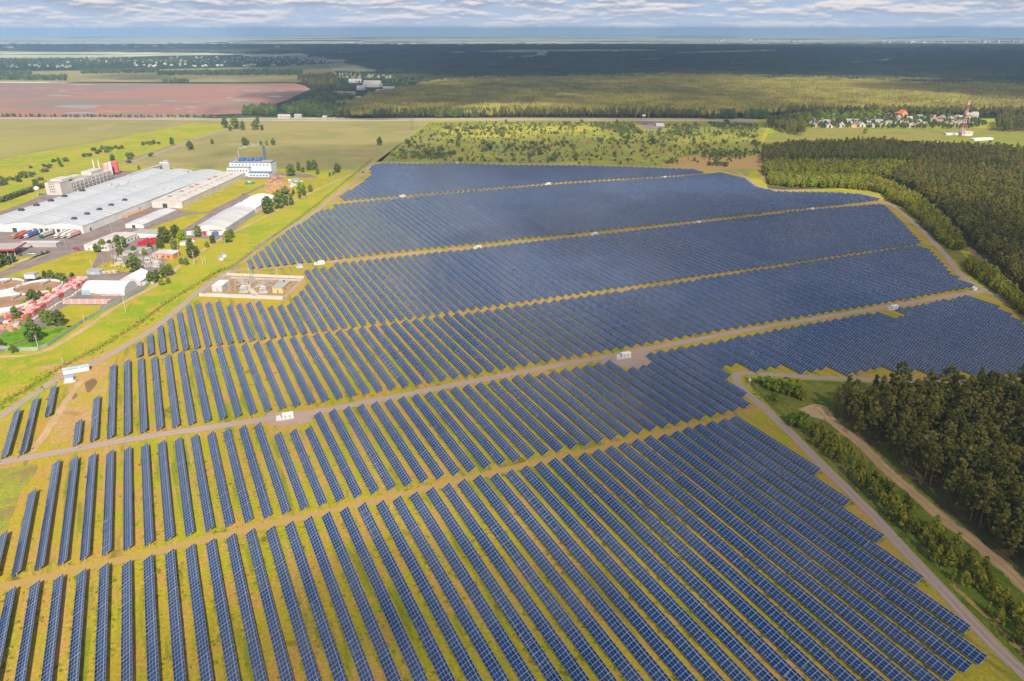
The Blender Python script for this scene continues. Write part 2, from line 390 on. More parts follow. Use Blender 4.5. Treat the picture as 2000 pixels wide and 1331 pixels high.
RG = 22600.0
struct('ground', MB().poly([(RG * math.cos(a), RG * math.sin(a), 0) for a in np.linspace(0, 2 * math.pi, 181)[:-1]]), M['base'])
Z = 0.02
def px(*p): return ats(p)
# near country as one meadow sheet, then fields on top
sheet('meadow', px((-500, 1331), (-900, 700), (-700, 420), (-420, 233), (640, 232), (1000, 230), (1500, 232), (2450, 232), (2700, 420), (2900, 900), (2500, 1331)) + [(220, 20), (-260, 20)], Z, M['verge'])
sheet('crop_field', px((-420, 233), (300, 232), (640, 237), (838, 236), (805, 262), (742, 318), (700, 333), (560, 330), (440, 331), (215, 322), (330, 285), (415, 262), (470, 246), (380, 240), (210, 274), (60, 300), (0, 312), (-420, 360)), 2 * Z, M['fieldg'])
sheet('pale_crop_field', px((-420, 290), (0, 268), (200, 262), (300, 258), (205, 272), (60, 297), (0, 310), (-420, 358)), 3 * Z, M['fieldb'])
sheet('ploughed_field', px((-900, 160), (0, 162), (200, 163), (400, 164), (575, 163), (596, 168), (606, 175), (560, 196), (480, 222), (300, 230), (0, 228), (-420, 228)), 3 * Z, M['brown'])
sheet('far_meadow', px((-900, 138), (0, 140), (300, 136), (640, 128), (665, 150), (600, 161), (0, 160), (-900, 158)), 2 * Z, M['fieldg'])
sheet('scrub_meadow', px((838, 240), (1000, 236), (1500, 238), (1490, 262), (1482, 325), (1460, 345), (1400, 330), (1000, 321), (735, 316), (800, 268)), 2 * Z, M['scrub'])
sheet('yellow_meadow', px((860, 256), (890, 248), (960, 245), (1050, 247), (1130, 246), (1180, 252), (1120, 258), (1060, 263), (980, 268), (900, 266)), 2.6 * Z, M['scrubb'], 3)  # paler, yellower patch within the scrub meadow
sheet('village_green', px((1500, 262), (1560, 250), (1900, 250), (2450, 262), (2450, 300), (1960, 296), (1700, 280), (1560, 290), (1490, 282)), 2 * Z, M['village'])
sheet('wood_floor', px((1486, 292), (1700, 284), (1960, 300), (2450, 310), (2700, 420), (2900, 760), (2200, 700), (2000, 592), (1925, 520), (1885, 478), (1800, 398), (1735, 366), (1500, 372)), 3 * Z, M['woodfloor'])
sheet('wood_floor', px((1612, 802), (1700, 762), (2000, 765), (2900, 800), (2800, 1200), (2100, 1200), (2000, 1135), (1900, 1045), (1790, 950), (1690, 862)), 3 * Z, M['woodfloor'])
sheet('clearing', px((1452, 738), (1700, 748), (2000, 755), (2300, 760), (2300, 1500), (2000, 1300), (1900, 1200), (1790, 1085), (1700, 990), (1570, 860), (1480, 770)), 2 * Z, M['clearing'])
sheet('clearing', px((1740, 400), (1870, 486), (1905, 520), (2010, 600), (2020, 618), (1930, 562), (1890, 535), (1790, 435)), 2.5 * Z, M['clearing'])
# the fenced solar field
farm = px((0, 835), (60, 792), (130, 745), (200, 708), (300, 650), (415, 564), (487, 503), (585, 437), (660, 382), (715, 338), (738, 319), (880, 323), (1140, 324), (1410, 332), (1450, 345), (1480, 364), (1510, 372), (1680, 382), (1715, 388), (1745, 405), (1830, 482), (1880, 542), (1915, 564), (2000, 614), (2300, 790), (2000, 746), (1446, 731), (1438, 742), (1500, 806), (1600, 906), (1720, 1028), (1840, 1154), (1960, 1281), (2010, 1331)) + [(150, 60), (-150, 60), (-260, 160), (-290, 300)]
sheet('solar_field_grass', farm, 3 * Z, M['farm'])
# ground of the works on the left
yard = px((-300, 452), (0, 414), (60, 392), (100, 372), (170, 346), (240, 335), (430, 336), (600, 340), (622, 345), (585, 358), (570, 376), (535, 400), (505, 418), (470, 440), (440, 468), (418, 474), (345, 474), (338, 490), (345, 512), (318, 532), (300, 546), (280, 568), (240, 590), (150, 632), (100, 650), (0, 690), (-300, 760))
sheet('works_yard', yard, 3 * Z, M['asphalt'])
def lawn(pts, m='lawn', z=4.2): return sheet('lawn', ats(pts), z * Z, M[m])
lawn([(345, 407), (465, 352), (520, 350), (538, 353), (500, 372), (450, 398), (400, 418), (360, 416)])
lawn([(285, 449), (365, 420), (410, 417), (355, 450), (320, 470), (300, 448)])
lawn([(40, 530), (150, 492), (195, 488), (190, 500), (175, 530), (170, 538), (0, 543)])
lawn([(-200, 530), (0, 505), (95, 496), (60, 512), (0, 535), (-200, 570)])
lawn([(300, 480), (330, 462), (420, 468), (440, 475), (380, 500), (345, 540), (320, 532), (325, 500)])
lawn([(80, 625), (135, 596), (200, 597), (190, 615), (150, 632), (135, 640)])
lawn([(0, 655), (40, 632), (90, 640), (150, 636), (110, 662), (75, 684), (0, 682), (-60, 684)], 'lush')
lawn([(185, 524), (215, 510), (265, 520), (250, 532), (215, 531), (195, 532)])
lawn([(470, 380), (500, 372), (560, 345), (640, 350), (640, 372), (600, 392)])
sheet('sandy_ground', px((60, 720), (200, 690), (280, 640), (330, 620), (240, 668), (215, 700), (205, 790), (150, 850), (100, 868), (105, 830), (130, 780), (160, 745)), 4.2 * Z, M['trodden'], 3)
sheet('sandy_ground', px((1560, 800), (1590, 790), (1615, 796), (1625, 812), (1640, 830), (1600, 818), (1575, 812)), 4.2 * Z, M['sand'], 3)
sheet('rough_grass', px((-60, 925), (20, 914), (72, 908), (66, 930), (42, 960), (25, 1005), (0, 1040), (-60, 1060)), 4.2 * Z, M['scrub'], 3)
for q in ([(136, 772), (148, 768), (152, 774), (142, 781)], [(165, 748), (182, 740), (190, 748), (172, 768)]): sheet('burnt_soil', ats(q), 4.6 * Z, M['burnt'], 4)
sheet('bare_soil', px((1290, 322), (1350, 305), (1480, 308), (1488, 330), (1440, 330), (1350, 330)), 4.2 * Z, M['dirt'], 3)
sheet('gravel_ground', px((800, 780 - 8), (0, 0)) and px((1170, 712), (1200, 690), (1275, 690), (1290, 700), (1250, 722), (1215, 716)), 4.2 * Z, M['gravel'], 3)
sheet('gravel_ground', px((515, 808), (600, 803), (612, 812), (600, 826), (545, 832), (520, 826)), 4.2 * Z, M['gravel'], 3)
for (u, v, a, b) in ((155, 209, 42, 5), (157, 221, 32, 3.4), (470, 196, 18, 2.4), (333, 198, 17, 2.6), (374, 210, 14, 2.2), (349, 213, 9, 1.6), (491, 177, 18, 1.6), (550, 178, 11, 1.5), (538, 189, 16, 2.4), (448, 192, 7, 2), (160, 166, 24, 1.3), (122, 178, 11, 1.3), (118, 187, 24, 2.2), (374, 219, 9, 1.3), (300, 205, 12, 1.0), (385, 199, 8, 1.0)):
    sheet('puddle', ats([(u + a * math.cos(t) * (1 + .22 * math.sin(3 * t + u)), v + .6 * b * math.sin(t) * (1 + .3 * math.cos(2 * t + u))) for t in np.linspace(0, 2 * math.pi, 19)[:-1]]), 5 * Z, M['water'])
for q in ([(500, 92), (1000, 90), (1500, 89), (2100, 91), (2100, 86), (1500, 84), (1000, 84), (600, 84), (300, 87)], [(-100, 90), (300, 88), (420, 84), (200, 82), (-100, 84)], [(700, 81), (1500, 80), (2100, 81), (2100, 79), (1200, 77.5), (760, 78.5)], [(-100, 79), (400, 78), (600, 76.5), (300, 75), (-100, 76)]):
    sheet('pale_far_field', ats(q), 2 * Z, M['farfield'], 3)
sheet('asphalt_lot', px((1238, 236), (1290, 237), (1300, 252), (1262, 254)), 5 * Z, M['asphalt'])

# ------------------------------------------------------------------ roads and tracks
PERIM = px((-260, 1000), (-100, 878), (0, 814), (60, 774), (120, 736), (200, 702), (250, 672), (298, 644), (350, 602), (400, 560), (441, 533), (487, 500), (522, 471), (585, 434), (622, 409), (640, 394), (677, 365), (712, 338), (720, 328), (735, 318), (770, 319), (880, 322), (1000, 321), (1140, 322.5), (1350, 328.5), (1410, 331), (1440, 337), (1460, 350), (1480, 362), (1510, 370.5), (1580, 374), (1680, 380), (1715, 387), (1745, 403), (1790, 440), (1830, 480), (1880, 540), (1915, 562), (1950, 580), (2000, 612), (2150, 700))
ribbon('perimeter_road', PERIM, 4.6, 5 * Z, M['gravel'], 0.06)
ribbon('perimeter_road', px((2300, 762), (2000, 748), (1800, 745), (1700, 742), (1600, 738), (1500, 732), (1452, 729), (1438, 733), (1440, 746), (1460, 770), (1500, 804), (1560, 862), (1600, 904), (1650, 952), (1700, 1002), (1750, 1056), (1780, 1090), (1840, 1153), (1900, 1218), (1960, 1279), (2010, 1325), (2080, 1400)), 4.4, 5 * Z, M['gravel'], 0.05)
ribbon('gravel_road', px((-200, 944), (0, 904), (100, 886), (200, 868), (300, 851), (400, 837), (500, 822), (600, 808), (700, 789), (800, 770), (1000, 731), (1250, 685), (1500, 638), (1750, 597), (1900, 572), (1925, 568)), 5.0, 5.2 * Z, M['gravel'], 0.05)
ribbon('gravel_road', px((441, 533), (470, 528), (522, 524), (579, 519), (647, 512), (710, 505), (890, 488), (1140, 459), (1350, 436), (1600, 407), (1722, 394.5)), 4.0, 5.2 * Z, M['gravel'], 0.05)
ribbon('gravel_road', px((632, 399.5), (660, 397), (702, 392.5), (765, 386), (827, 379), (890, 373), (1140, 354), (1293, 346.5), (1408, 335)), 4.0, 5.2 * Z, M['sand'], 0.08)
def offset(pts, d):
    P = [Vector(p) for p in pts]; out = []
    for i, p in enumerate(P):
        t = (P[min(i + 1, len(P) - 1)] - P[max(i - 1, 0)]).normalized(); out.append((p.x + t.y * d, p.y - t.x * d))
    return out
RD = [px((-200, 944), (0, 904), (100, 886), (200, 868), (300, 851), (400, 837), (500, 822), (600, 808), (700, 789), (800, 770), (1000, 731), (1250, 685), (1500, 638), (1750, 597), (1900, 572), (1925, 568)),
      px((2300, 762), (2000, 748), (1800, 745), (1700, 742), (1600, 738), (1500, 732), (1452, 729), (1438, 733), (1440, 746), (1460, 770), (1500, 804), (1560, 862), (1600, 904), (1650, 952), (1700, 1002), (1750, 1056), (1780, 1090), (1840, 1153), (1900, 1218), (1960, 1279), (2010, 1325), (2080, 1400)), PERIM]
for q in RD:
    for d in (-1.05, 1.05): ribbon('wheel_rut', offset(q, d), 0.75, 5.6 * Z, M['rut'], 0.35)
ribbon('dirt_track', [xy(-100, 236)] + [xy(s, 233.4 - 0.045 * (s + 60) + rnd.uniform(-.4, .4)) for s in range(-80, 215, 18)] + px((1440, 806), (1478, 800), (1500, 804)), 3.6, 5.2 * Z, M['dirt'], 0.3)
ribbon('dirt_track', [xy(s, 403.2 - 0.042 * (s + 31)) for s in range(-38, 548, 22)], 3.2, 5.2 * Z, M['dirt'], 0.25)
ribbon('dirt_track', px((60, 885), (95, 838), (130, 782), (158, 745)), 3.0, 5.2 * Z, M['sand'], 0.3)
for off in (-1.1, 1.1):     # two ruts of the forest track
    ribbon('forest_track', [(x + off, y + off * .3) for x, y in px((1590, 796), (1610, 803), (1630, 828), (1680, 868), (1700, 886), (1740, 926), (1778, 958), (1840, 1013), (1900, 1058), (1960, 1108), (2000, 1146), (2100, 1260))], 1.7, 5.6 * Z, M['sand'], 0.2)
ribbon('forest_track', px((1590, 796), (1610, 803), (1630, 828), (1680, 868), (1700, 886), (1740, 926), (1778, 958), (1840, 1013), (1900, 1058), (1960, 1108), (2000, 1146), (2100, 1260)), 5.2, 5.2 * Z, M['dirt'], 0.25)
ribbon('forest_track', px((1888, 482), (1920, 510), (1958, 542), (2000, 578), (2100, 660)), 4.5, 5.2 * Z, M['sand'], 0.2)
ribbon('forest_track', px((1484, 296), (1485, 318), (1487, 340), (1490, 352)), 6.0, 5.2 * Z, M['dirt'], 0.3)
ribbon('path', px((1780, 1160), (1858, 1141), (1900, 1180), (1940, 1217), (2000, 1280))[1:], 1.6, 5.2 * Z, M['dirt'], 0.2)
ribbon('path', px((1820, 432), (1860, 470), (1905, 540))[0:2], 2.0, 5.2 * Z, M['dirt'], 0.2)
ribbon('dirt_track', px((-40, 700), (75, 690), (150, 652), (235, 595), (310, 555), (350, 520), (380, 500), (440, 462), (510, 428), (600, 380), (700, 335)), 3.2, 5.2 * Z, M['sand'], 0.25)
ribbon('farm_road', px((240, 322), (330, 292), (400, 266), (455, 250), (480, 244), (520, 236)), 7.0, 5.2 * Z, M['gravel'], 0.05)
ribbon('farm_road', px((-60, 372), (0, 352), (80, 338), (150, 330), (200, 325), (240, 320)), 4.0, 5.2 * Z, M['dirt'], 0.1)
ribbon('farm_road', px((-100, 400), (0, 386), (60, 372), (95, 362)), 8.0, 5.2 * Z, M['gravel'], 0.05)
ribbon('factory_road', px((0, 536), (40, 517), (80, 498), (110, 487)), 5.0, 5.4 * Z, M['asphalt'], 0.03)
ribbon('factory_road', px((0, 523), (40, 510), (75, 500), (100, 492)), 3.0, 5.4 * Z, M['apad'], 0.03)
ribbon('factory_road', px((345, 412), (400, 416), (440, 400), (510, 365), (545, 350)), 5.0, 5.4 * Z, M['asphalt'], 0.03)
ribbon('highway', px((-900, 231), (0, 231), (300, 232.5), (640, 235), (900, 233.5), (1200, 234), (1480, 236)), 34, 5.2 * Z, M['hway'], 0.02)
ribbon('highway_lane', px((-900, 231), (0, 231), (300, 232.5), (640, 234.6), (900, 233.1), (1200, 233.6), (1480, 235.6)), 9, 5.8 * Z, M['asphalt'], 0.0)
ribbon('field_boundary', px((0, 275), (240, 268), (600, 283), (740, 284), (800, 286)), 3.0, 5.2 * Z, M['scrub'], 0.2)

# ------------------------------------------------------------------ solar panel rows
TILT = math.radians(30); NW, ND, NL = 4, 0.89, 1.67
HX = NW * ND * math.cos(TILT) / 2            # half the depth of a table in plan
ZL, ZH = 0.7, 0.7 + NW * ND * math.sin(TILT)
def row_panels(L, seed):
    """the tables of one row: a slab per table of six modules, each set very slightly differently"""
    g = np.random.default_rng(seed); n = max(1, round(L / NL)); nt = max(1, round(n / 6)); V, Fa, UV, mi = [], [], [], []
    y = 0.0; ed = [round(n * i / nt) for i in range(nt + 1)]
    dx0, dz0 = 0.0, 0.0
    for i in range(nt):
        a, b = ed[i] * NL, ed[i + 1] * NL - (0.05 if i < nt - 1 else 0)
        dx0 = dx0 * .8 + g.normal(0, .02); dz0 = dz0 * .7 + g.normal(0, .02); dt = g.normal(0, 0.007)
        ct, stt = math.cos(TILT + dt), math.sin(TILT + dt); hw = NW * ND / 2; zc = (ZL + ZH) / 2 + dz0
        nx, nz = -stt * .05, ct * .05; k = len(V); yj = g.normal(0, 0.012)
        for (yy, dz) in ((a, 0), (b, yj)):
            for sgn in (-1, 1):
                for th in (0, -1):
                    V.append((dx0 + sgn * hw * ct + th * nx, yy, zc + dz + sgn * hw * stt + th * nz))
        # order: a-low-top, a-low-bot, a-high-top, a-high-bot, b-...
        fs = ((0, 2, 6, 4), (1, 5, 7, 3), (0, 1, 3, 2), (4, 6, 7, 5), (0, 4, 5, 1), (2, 3, 7, 6))
        u0, u1 = ed[i], ed[i + 1]
        for q, fc in enumerate(fs):
            Fa.append([k + j for j in fc]); mi.append(0 if q == 0 else 1)
            UV += [(0, u0), (NW, u0), (NW, u1), (0, u1)] if q == 0 else [(.5, .5)] * 4
    return V, Fa, UV, mi
def row_frame(L):
    mb = MB(); n = max(2, round(L / 3.9) + 1)
    for i in range(n):
        y = 0.25 + (L - 0.5) * i / (n - 1)
        mb.box(-.06, .06, y - .05, y + .05, 0, 1.62)
        mb.tube((-HX * .92, y, ZL + .02), (HX * .92, y, ZH - .20), .05, n=4, cap=False)
        mb.tube((0, y, .75), (HX * .55, y, 2.05), .035, n=4, cap=False)
    for fx in (-.6, .6): mb.tube((HX * fx, 0, 1.7 + fx * 1.0 - .13), (HX * fx, L, 1.7 + fx * 1.0 - .13), .045, n=4, cap=False)
    return mb

def interp(tab, s):
    xs = [a for a, b in tab]; return float(np.interp(s, xs, [b for a, b in tab]))
ROWS = []   # (s_centre_near, s_centre_far, t_near, t_far, block, index)
def add_row(sn, tn, tf, blk, fan=0.0, tref=0.0):
    """sn = high edge of the row near its lower end"""
    n = max(1, round((tf - tn) / NL)); L = n * NL
    if L < 5: return
    sf = sn + max(0, sn) * fan * (tf - tref); s0 = sn + max(0, sn) * fan * (tn - tref)
    ROWS.append((s0 - HX, sf - HX, tn, L, blk, len([1 for r in ROWS if r[4] == blk])))
P1 = 6.372
def hi(k): return 292.1 - P1 * (54 - k)       # grid of the three front blocks, k = 0 at s = -52
# front block
stepsr = {0: 170.2, 1: 150.3, 2: 130.8, 3: 111.1, 4: 91.1}
for i in range(0, 50):
    s = 214.9 - 6.365 * i
    if s < -95: break
    add_row(s, stepsr.get(i, 82.0), 229.4 - 0.041 * (s + 58.8), 'front')
# second block
near2 = {43: 224.2, 44: 224.2, 45: 233.3, 46: 252, 47: 262.6, 48: 262.5, 49: 251.7, 50: 251.5, 51: 251.0, 52: 240.2, 53: 239.4, 54: 239.2, 55: 228.8, 56: 228.8, 57: 228.4, 58: 228.1, 59: 217.9, 60: 217.5, 61: 207, 62: 206.7, 63: 206.4, 64: 195.8, 65: 195.8, 66: 195.1, 67: 185, 68: 185, 69: 184.6, 70: 175, 71: 175, 72: 174, 73: 190, 74: 200, 75: 211, 76: 222}
for k in range(-3, 81):
    s = hi(k); tn = near2.get(k, 237.0 - 0.0475 * (s + 60) if k < 43 else interp([(432, 222), (445, 235), (454, 250), (460, 262), (462, 269)], s))
    tf = 306.9 - 0.0522 * (s + 52)
    if k == -1: tf = 287.5
    if k == -2: tf = 262
    if k == -3: tf = 252
    if k in (13, 14, 15): tf = 290.3
    if k in (40, 41, 42): tf = 281.7
    if k in (69, 70): tf = 273.9
    if s > 463: continue
    add_row(s, tn, tf, 'second')
# third block
for k in range(-3, 94):
    s = hi(k)
    tn = interp([(-75, 320.5), (-27, 319.0), (5.6, 316.1), (94, 311.5), (316, 300.9), (400, 295.1), (484, 291.7), (492, 313), (515.6, 340), (536, 364), (543, 376)], s)
    tf = 402.6 - 0.063 * (s + 25) if s < 262 else interp([(262, 384.3), (543, 377.4)], s)
    if k == -3: tf = 363.0
    if k == -2: tf = 373.1
    if k == -1: tn, tf = 352.4, 383.5
    if k == 0: continue
    if k == 1: tn, tf = 318.9, 341
    if k == 2: tf = 362.2
    if k == 3: tf = 398.9
    if s > 540: break
    add_row(s, tn, tf, 'third')
# fourth block
P4 = 5.655; k = 0
left4 = [426.7, 436.4, 447.3, 457.6, 467.8, 478.8, 478.8, 478.5, 478, 467, 466.5, 466.5, 466.5, 454.4, 454.1, 453.5, 465.9, 475.8, 486.3, 519.6, 520.7, 520.4, 519.7]
while True:
    s = -20.6 + P4 * k
    if s > 640: break
    tn = interp([(-20.6, 406.4), (35.7, 403.5), (81, 400), (193, 394.5), (227, 393.5), (549, 381), (570, 407), (588, 427), (613, 458), (640, 491)], s)
    tf = left4[k] if k < len(left4) else interp([(106, 528.5), (209, 521.3), (454, 509.3), (553, 507.5), (629, 496)], s)
    add_row(s, tn, tf, 'fourth', 1.7e-4 if s < 250 else 0, 403); k += 1
# fifth block
P5 = 5.784; k = 0
while True:
    s = 55.2 + P5 * k
    if s > 658: break
    tn = interp([(55, 543), (130, 540.5), (432, 522), (505, 520), (586, 514), (655, 511)], s)
    tf = interp([(55, 565), (61, 574), (66.8, 586), (72.5, 597), (78.4, 608), (84, 620), (90, 629), (95.6, 641), (101, 650), (107, 657), (113, 665), (119, 675), (125, 688), (130, 696), (137, 707.4), (148, 708), (150, 727), (275, 729.5), (420, 719), (534, 702), (585, 699)], s)
    if s < 588: add_row(s, tn, tf, 'fifth', 1.5e-4 if s < 300 else 0, 543)
    elif s < 590: add_row(s, tn, 588, 'fifth'); add_row(s, 612, 700, 'fifth')
    else:
        add_row(s, tn, interp([(590, 589), (604, 577), (626, 566), (645, 553), (660, 537)], s), 'fifth')
        if s < 616: add_row(s, interp([(590, 615), (600, 633), (617, 664)], s), 700, 'fifth')
    k += 1
# sixth block
P6 = 5.86; k = 0
while True:
    s = 173.2 + P6 * k
    if s > 600: break
    tn = interp([(173, 741.5), (203, 738), (419, 731), (462, 726), (534, 712), (611, 706)], s)
    tf = interp([(173, 766), (179, 776), (185, 787), (191, 792), (198, 805), (206, 818), (212, 827), (221, 846), (228, 858), (234, 868), (240, 900), (246, 921), (256, 937), (274, 938), (303, 920), (353, 900), (406, 859), (490, 813), (535, 781), (584, 742), (625, 712)], s)
    add_row(s, tn, tf, 'sixth', 0.4e-4, 741); k += 1

def row_place(r):
    s0, s1, tn, L, blk, idx = r
    x0, y0 = xy(s0, tn); x1, y1 = xy(s1, tn + L); return x0, y0, -math.atan2(x1 - x0, y1 - y0)
def row_size(r):
    s0, s1, tn, L, blk, idx = r; a = pixel(*xy(s0, tn)); b = pixel(*xy(s1, tn + L)); cx = pixel(*xy((s0 + s1) / 2, tn + L / 2))
    v0, v1 = min(a[1], 1331), max(b[1], 0)
    if cx[2] <= 0 or v0 <= v1: return 0
    um = [a[0] + (b[0] - a[0]) * q for q in (0, .25, .5, .75, 1)]
    if not any(-10 < q < 2010 for q in um): return 0
    return math.hypot(v0 - v1, 0) * 3.5 * F_PX / cx[2]
order = sorted(range(len(ROWS)), key=lambda i: -row_size(ROWS[i]))
solo = set(i for i in order[:300] if row_size(ROWS[i]) > 0)
names = {'front': 'front block', 'second': 'block behind the sandy track',
         'third': 'block behind the gravel road', 'fourth': 'block beside the walled transformers',
         'fifth': 'block behind the walled transformers', 'sixth': 'farthest block'}
def ordn(n):
    return '%d%s' % (n, 'th' if 10 <= n % 100 <= 20 else {1: 'st', 2: 'nd', 3: 'rd'}.get(n % 10, 'th'))
bs = {}
for i in range(len(ROWS)):
    if row_size(ROWS[i]) > 0: bs.setdefault(ROWS[i][4], []).append(i)
rank = {}
for b, l in bs.items():
    l.sort(key=lambda i: ROWS[i][0])
    for q, i in enumerate(l): rank[i] = q + 1
for i in sorted(solo):
    r = ROWS[i]; x0, y0, rz = row_place(r); L = r[3]
    size = 'short' if L < 45 else ('long' if L > 85 else 'dark blue')
    t = thing('solar_panel_row', '%s solar panel row, %s from the left in the %s' % (size, ordn(rank[i]), names[r[4]]), 'solar panels', (x0, y0, 3 * Z), rz, 'solar panel rows of the ' + names[r[4]])
    V, Fa, UV, mi = row_panels(L, i)
    link('panel_surface', np_mesh('panel_surface', V, Fa, [M['pv'], M['steel']], mi, UV), t)
    row_frame(L).build('support_frame', M['steel'], t)
VV, FF, UU, MM, k0 = [], [], [], [], 0
for i, r in enumerate(ROWS):
    if i in solo: continue
    x0, y0, rz = row_place(r); V, Fa, UV, mi = row_panels(r[3], i); V = np.array(V); c, s_ = math.cos(rz), math.sin(rz)
    W = np.stack([x0 + V[:, 0] * c - V[:, 1] * s_, y0 + V[:, 0] * s_ + V[:, 1] * c, V[:, 2] + 3 * Z], 1)
    n = len(W); VV.append(W); FF.append(np.array(Fa) + k0); UU.append(np.array(UV) + [0, i * 97]); MM += mi; k0 += n
    # posts under the table ends
    P = []; np_ = max(2, round(r[3] / 10))
if VV:
    o = link('solar_panel_rows', np_mesh('solar_panel_rows', np.concatenate(VV), np.concatenate(FF), [M['pv'], M['steel']], MM, np.concatenate(UU)))
    tag(o, 'mass of far blue panel rows reaching to the scrubland', 'solar panels', None, 'stuff')
print('ROWS', len(ROWS), 'solo', len(solo))

# ------------------------------------------------------------------ trees
def leafcloud(g, centres, radii, per, size, up=0.35):
    """small leaf-clump quads spread through and over many lobes"""
    V, Fa = [], []
    for c, r in zip(centres, radii):
        d = g.normal(size=(per, 3)); d /= np.linalg.norm(d, axis=1)[:, None]
        rr = r * g.uniform(.55, 1.08, (per, 1)); p = np.array(c) + d * rr * np.array([1, 1, .8])
        nrm = d + g.normal(0, .55, (per, 3)) + np.array([0, 0, up]); nrm /= np.linalg.norm(nrm, axis=1)[:, None]
        t = np.cross(nrm, g.normal(size=(per, 3))); t /= np.linalg.norm(t, axis=1)[:, None] + 1e-9; b = np.cross(nrm, t)
        sz = size * g.uniform(.6, 1.4, (per, 1)); k = len(V) * 4
        q = np.stack([p - t * sz - b * sz * .6, p + t * sz - b * sz * .7, p + t * sz * .8 + b * sz * .7, p - t * sz * .7 + b * sz * .6], 1)
        V.append(q)
    V = np.concatenate(V).reshape(-1, 3); Fa = np.arange(len(V)).reshape(-1, 4); return V, Fa
def pine_parts(seed, h=18, lo=.42, w=3.0, lobes=34, per=20, size=.52, cone=.5):
    g = np.random.default_rng(seed); cs, rs = [], []
    tb = MB(); lean = g.normal(0, .35, 2)
    def ax(z): return np.array([lean[0] * (z / h) ** 2 * 2, lean[1] * (z / h) ** 2 * 2, z])
    zz_ = [0, .3, .6, .85, .97]
    for a, b in zip(zz_, zz_[1:]): tb.tube(ax(a * h), ax(b * h), .24 * (1 - a * .8) * h / 18 + .03, .24 * (1 - b * .8) * h / 18 + .02, 6, cap=False)
    for i in range(lobes):
        q = (i + .5) / lobes; z = h * (lo + (1 - lo) * q ** .9); a = i * 2.4 + g.normal(0, .5)
        prof = w * ((1 - q) ** cone * .95 + .12) * (min(1, q * 4 + .45)); rad = prof * g.uniform(.30, 1.15)
        c = ax(z) + np.array([math.cos(a) * rad, math.sin(a) * rad, g.normal(0, .3)]); cs.append(c); rs.append(w * g.uniform(.17, .38) * (1 - .40 * q))
        if i % 3 == 0: tb.tube(ax(z - .5), c, .06, .03, 4, cap=False)
    cs.append(ax(h * .97)); rs.append(w * .2)
    return tb, leafcloud(g, cs, rs, per, size)
def broad_parts(seed, h=12, w=4.2, lobes=30, per=26, size=.5, lo=.18):
    g = np.random.default_rng(seed); cs, rs = [], []; tb = MB()
    tb.tube((0, 0, 0), (g.normal(0, .2), g.normal(0, .2), h * .55), .26 * h / 12, .14 * h / 12, 7, cap=False)
    for i in range(lobes):
        q = g.uniform(0, 1); z = h * (lo + (.93 - lo) * q); prof = w * math.sin(math.pi * (.16 + .80 * q)) ** .6
        a = g.uniform(0, 6.28); rad = prof * g.uniform(.35, .85)
        c = np.array([math.cos(a) * rad, math.sin(a) * rad, z]); cs.append(c); rs.append(w * g.uniform(.22, .42))
        if i % 3 == 0: tb.tube((0, 0, h * (.2 + .3 * q)), tuple(c), .09, .03, 4, cap=False)
    return tb, leafcloud(g, cs, rs, per, size)
def join_mesh(name, tb, leaf, bark, leafm):
    V = np.concatenate([np.array(tb.v), leaf[0]]) if tb.v else leaf[0]; k = len(tb.v)
    F4 = [f for f in tb.f if len(f) == 4]; Fa = np.concatenate([np.array(F4), leaf[1] + k]) if F4 else leaf[1]
    return np_mesh(name, V, Fa, [bark, leafm], [0] * len(F4) + [1] * len(leaf[1]))
PROTO = bpy.data.collections.new('tree_kinds')       # not part of the scene: shapes only
def proto_set(name, meshes):
    c = bpy.data.collections.new(name)
    for i, me in enumerate(meshes):
        o = bpy.data.objects.new('%s_shape' % name, me); c.objects.link(o)
    return c
PINES = [pine_parts(11 + i, h=(17, 18.5, 16, 19.5, 15)[i], lo=(.42, .34, .52, .46, .30)[i], w=(3.3, 3.0, 3.6, 3.9, 2.7)[i], cone=(.45, .8, .30, .38, .9)[i], lobes=(34, 40, 26, 32, 34)[i], per=30, size=.34) for i in range(5)]
YOUNGS = [pine_parts(31 + i, h=6.0 + i * .7, lo=.10, w=1.7 + .15 * i, cone=.75, lobes=26, per=20, size=.30) for i in range(3)]
BROADS = [broad_parts(51 + i, h=12, w=(4.2, 5.0, 3.8)[i], lobes=38, size=.55) for i in range(3)]
BUSHES = [broad_parts(71 + i, h=3.0, w=(2.0, 2.6, 1.7)[i], lobes=14, per=22, size=.36, lo=.1) for i in range(3)]
def cover(pts_xy, spacing, jit=.42, g=None):
    """jittered grid of points inside a ground polygon"""
    g = g or R; P = np.array(pts_xy); x0, y0 = P.min(0); x1, y1 = P.max(0)
    X, Y = np.meshgrid(np.arange(x0, x1, spacing), np.arange(y0, y1, spacing)); X = X.ravel() + g.uniform(-jit, jit, X.size) * spacing; Y = Y.ravel() + g.uniform(-jit, jit, Y.size) * spacing
    ins = np.zeros(len(X), bool); n = len(P)
    for i in range(n):
        xa, ya = P[i]; xb, yb = P[(i + 1) % n]
        c = ((ya > Y) != (yb > Y)) & (X < (xb - xa) * (Y - ya) / (yb - ya + 1e-12) + xa); ins ^= c
    return np.stack([X[ins], Y[ins]], 1)

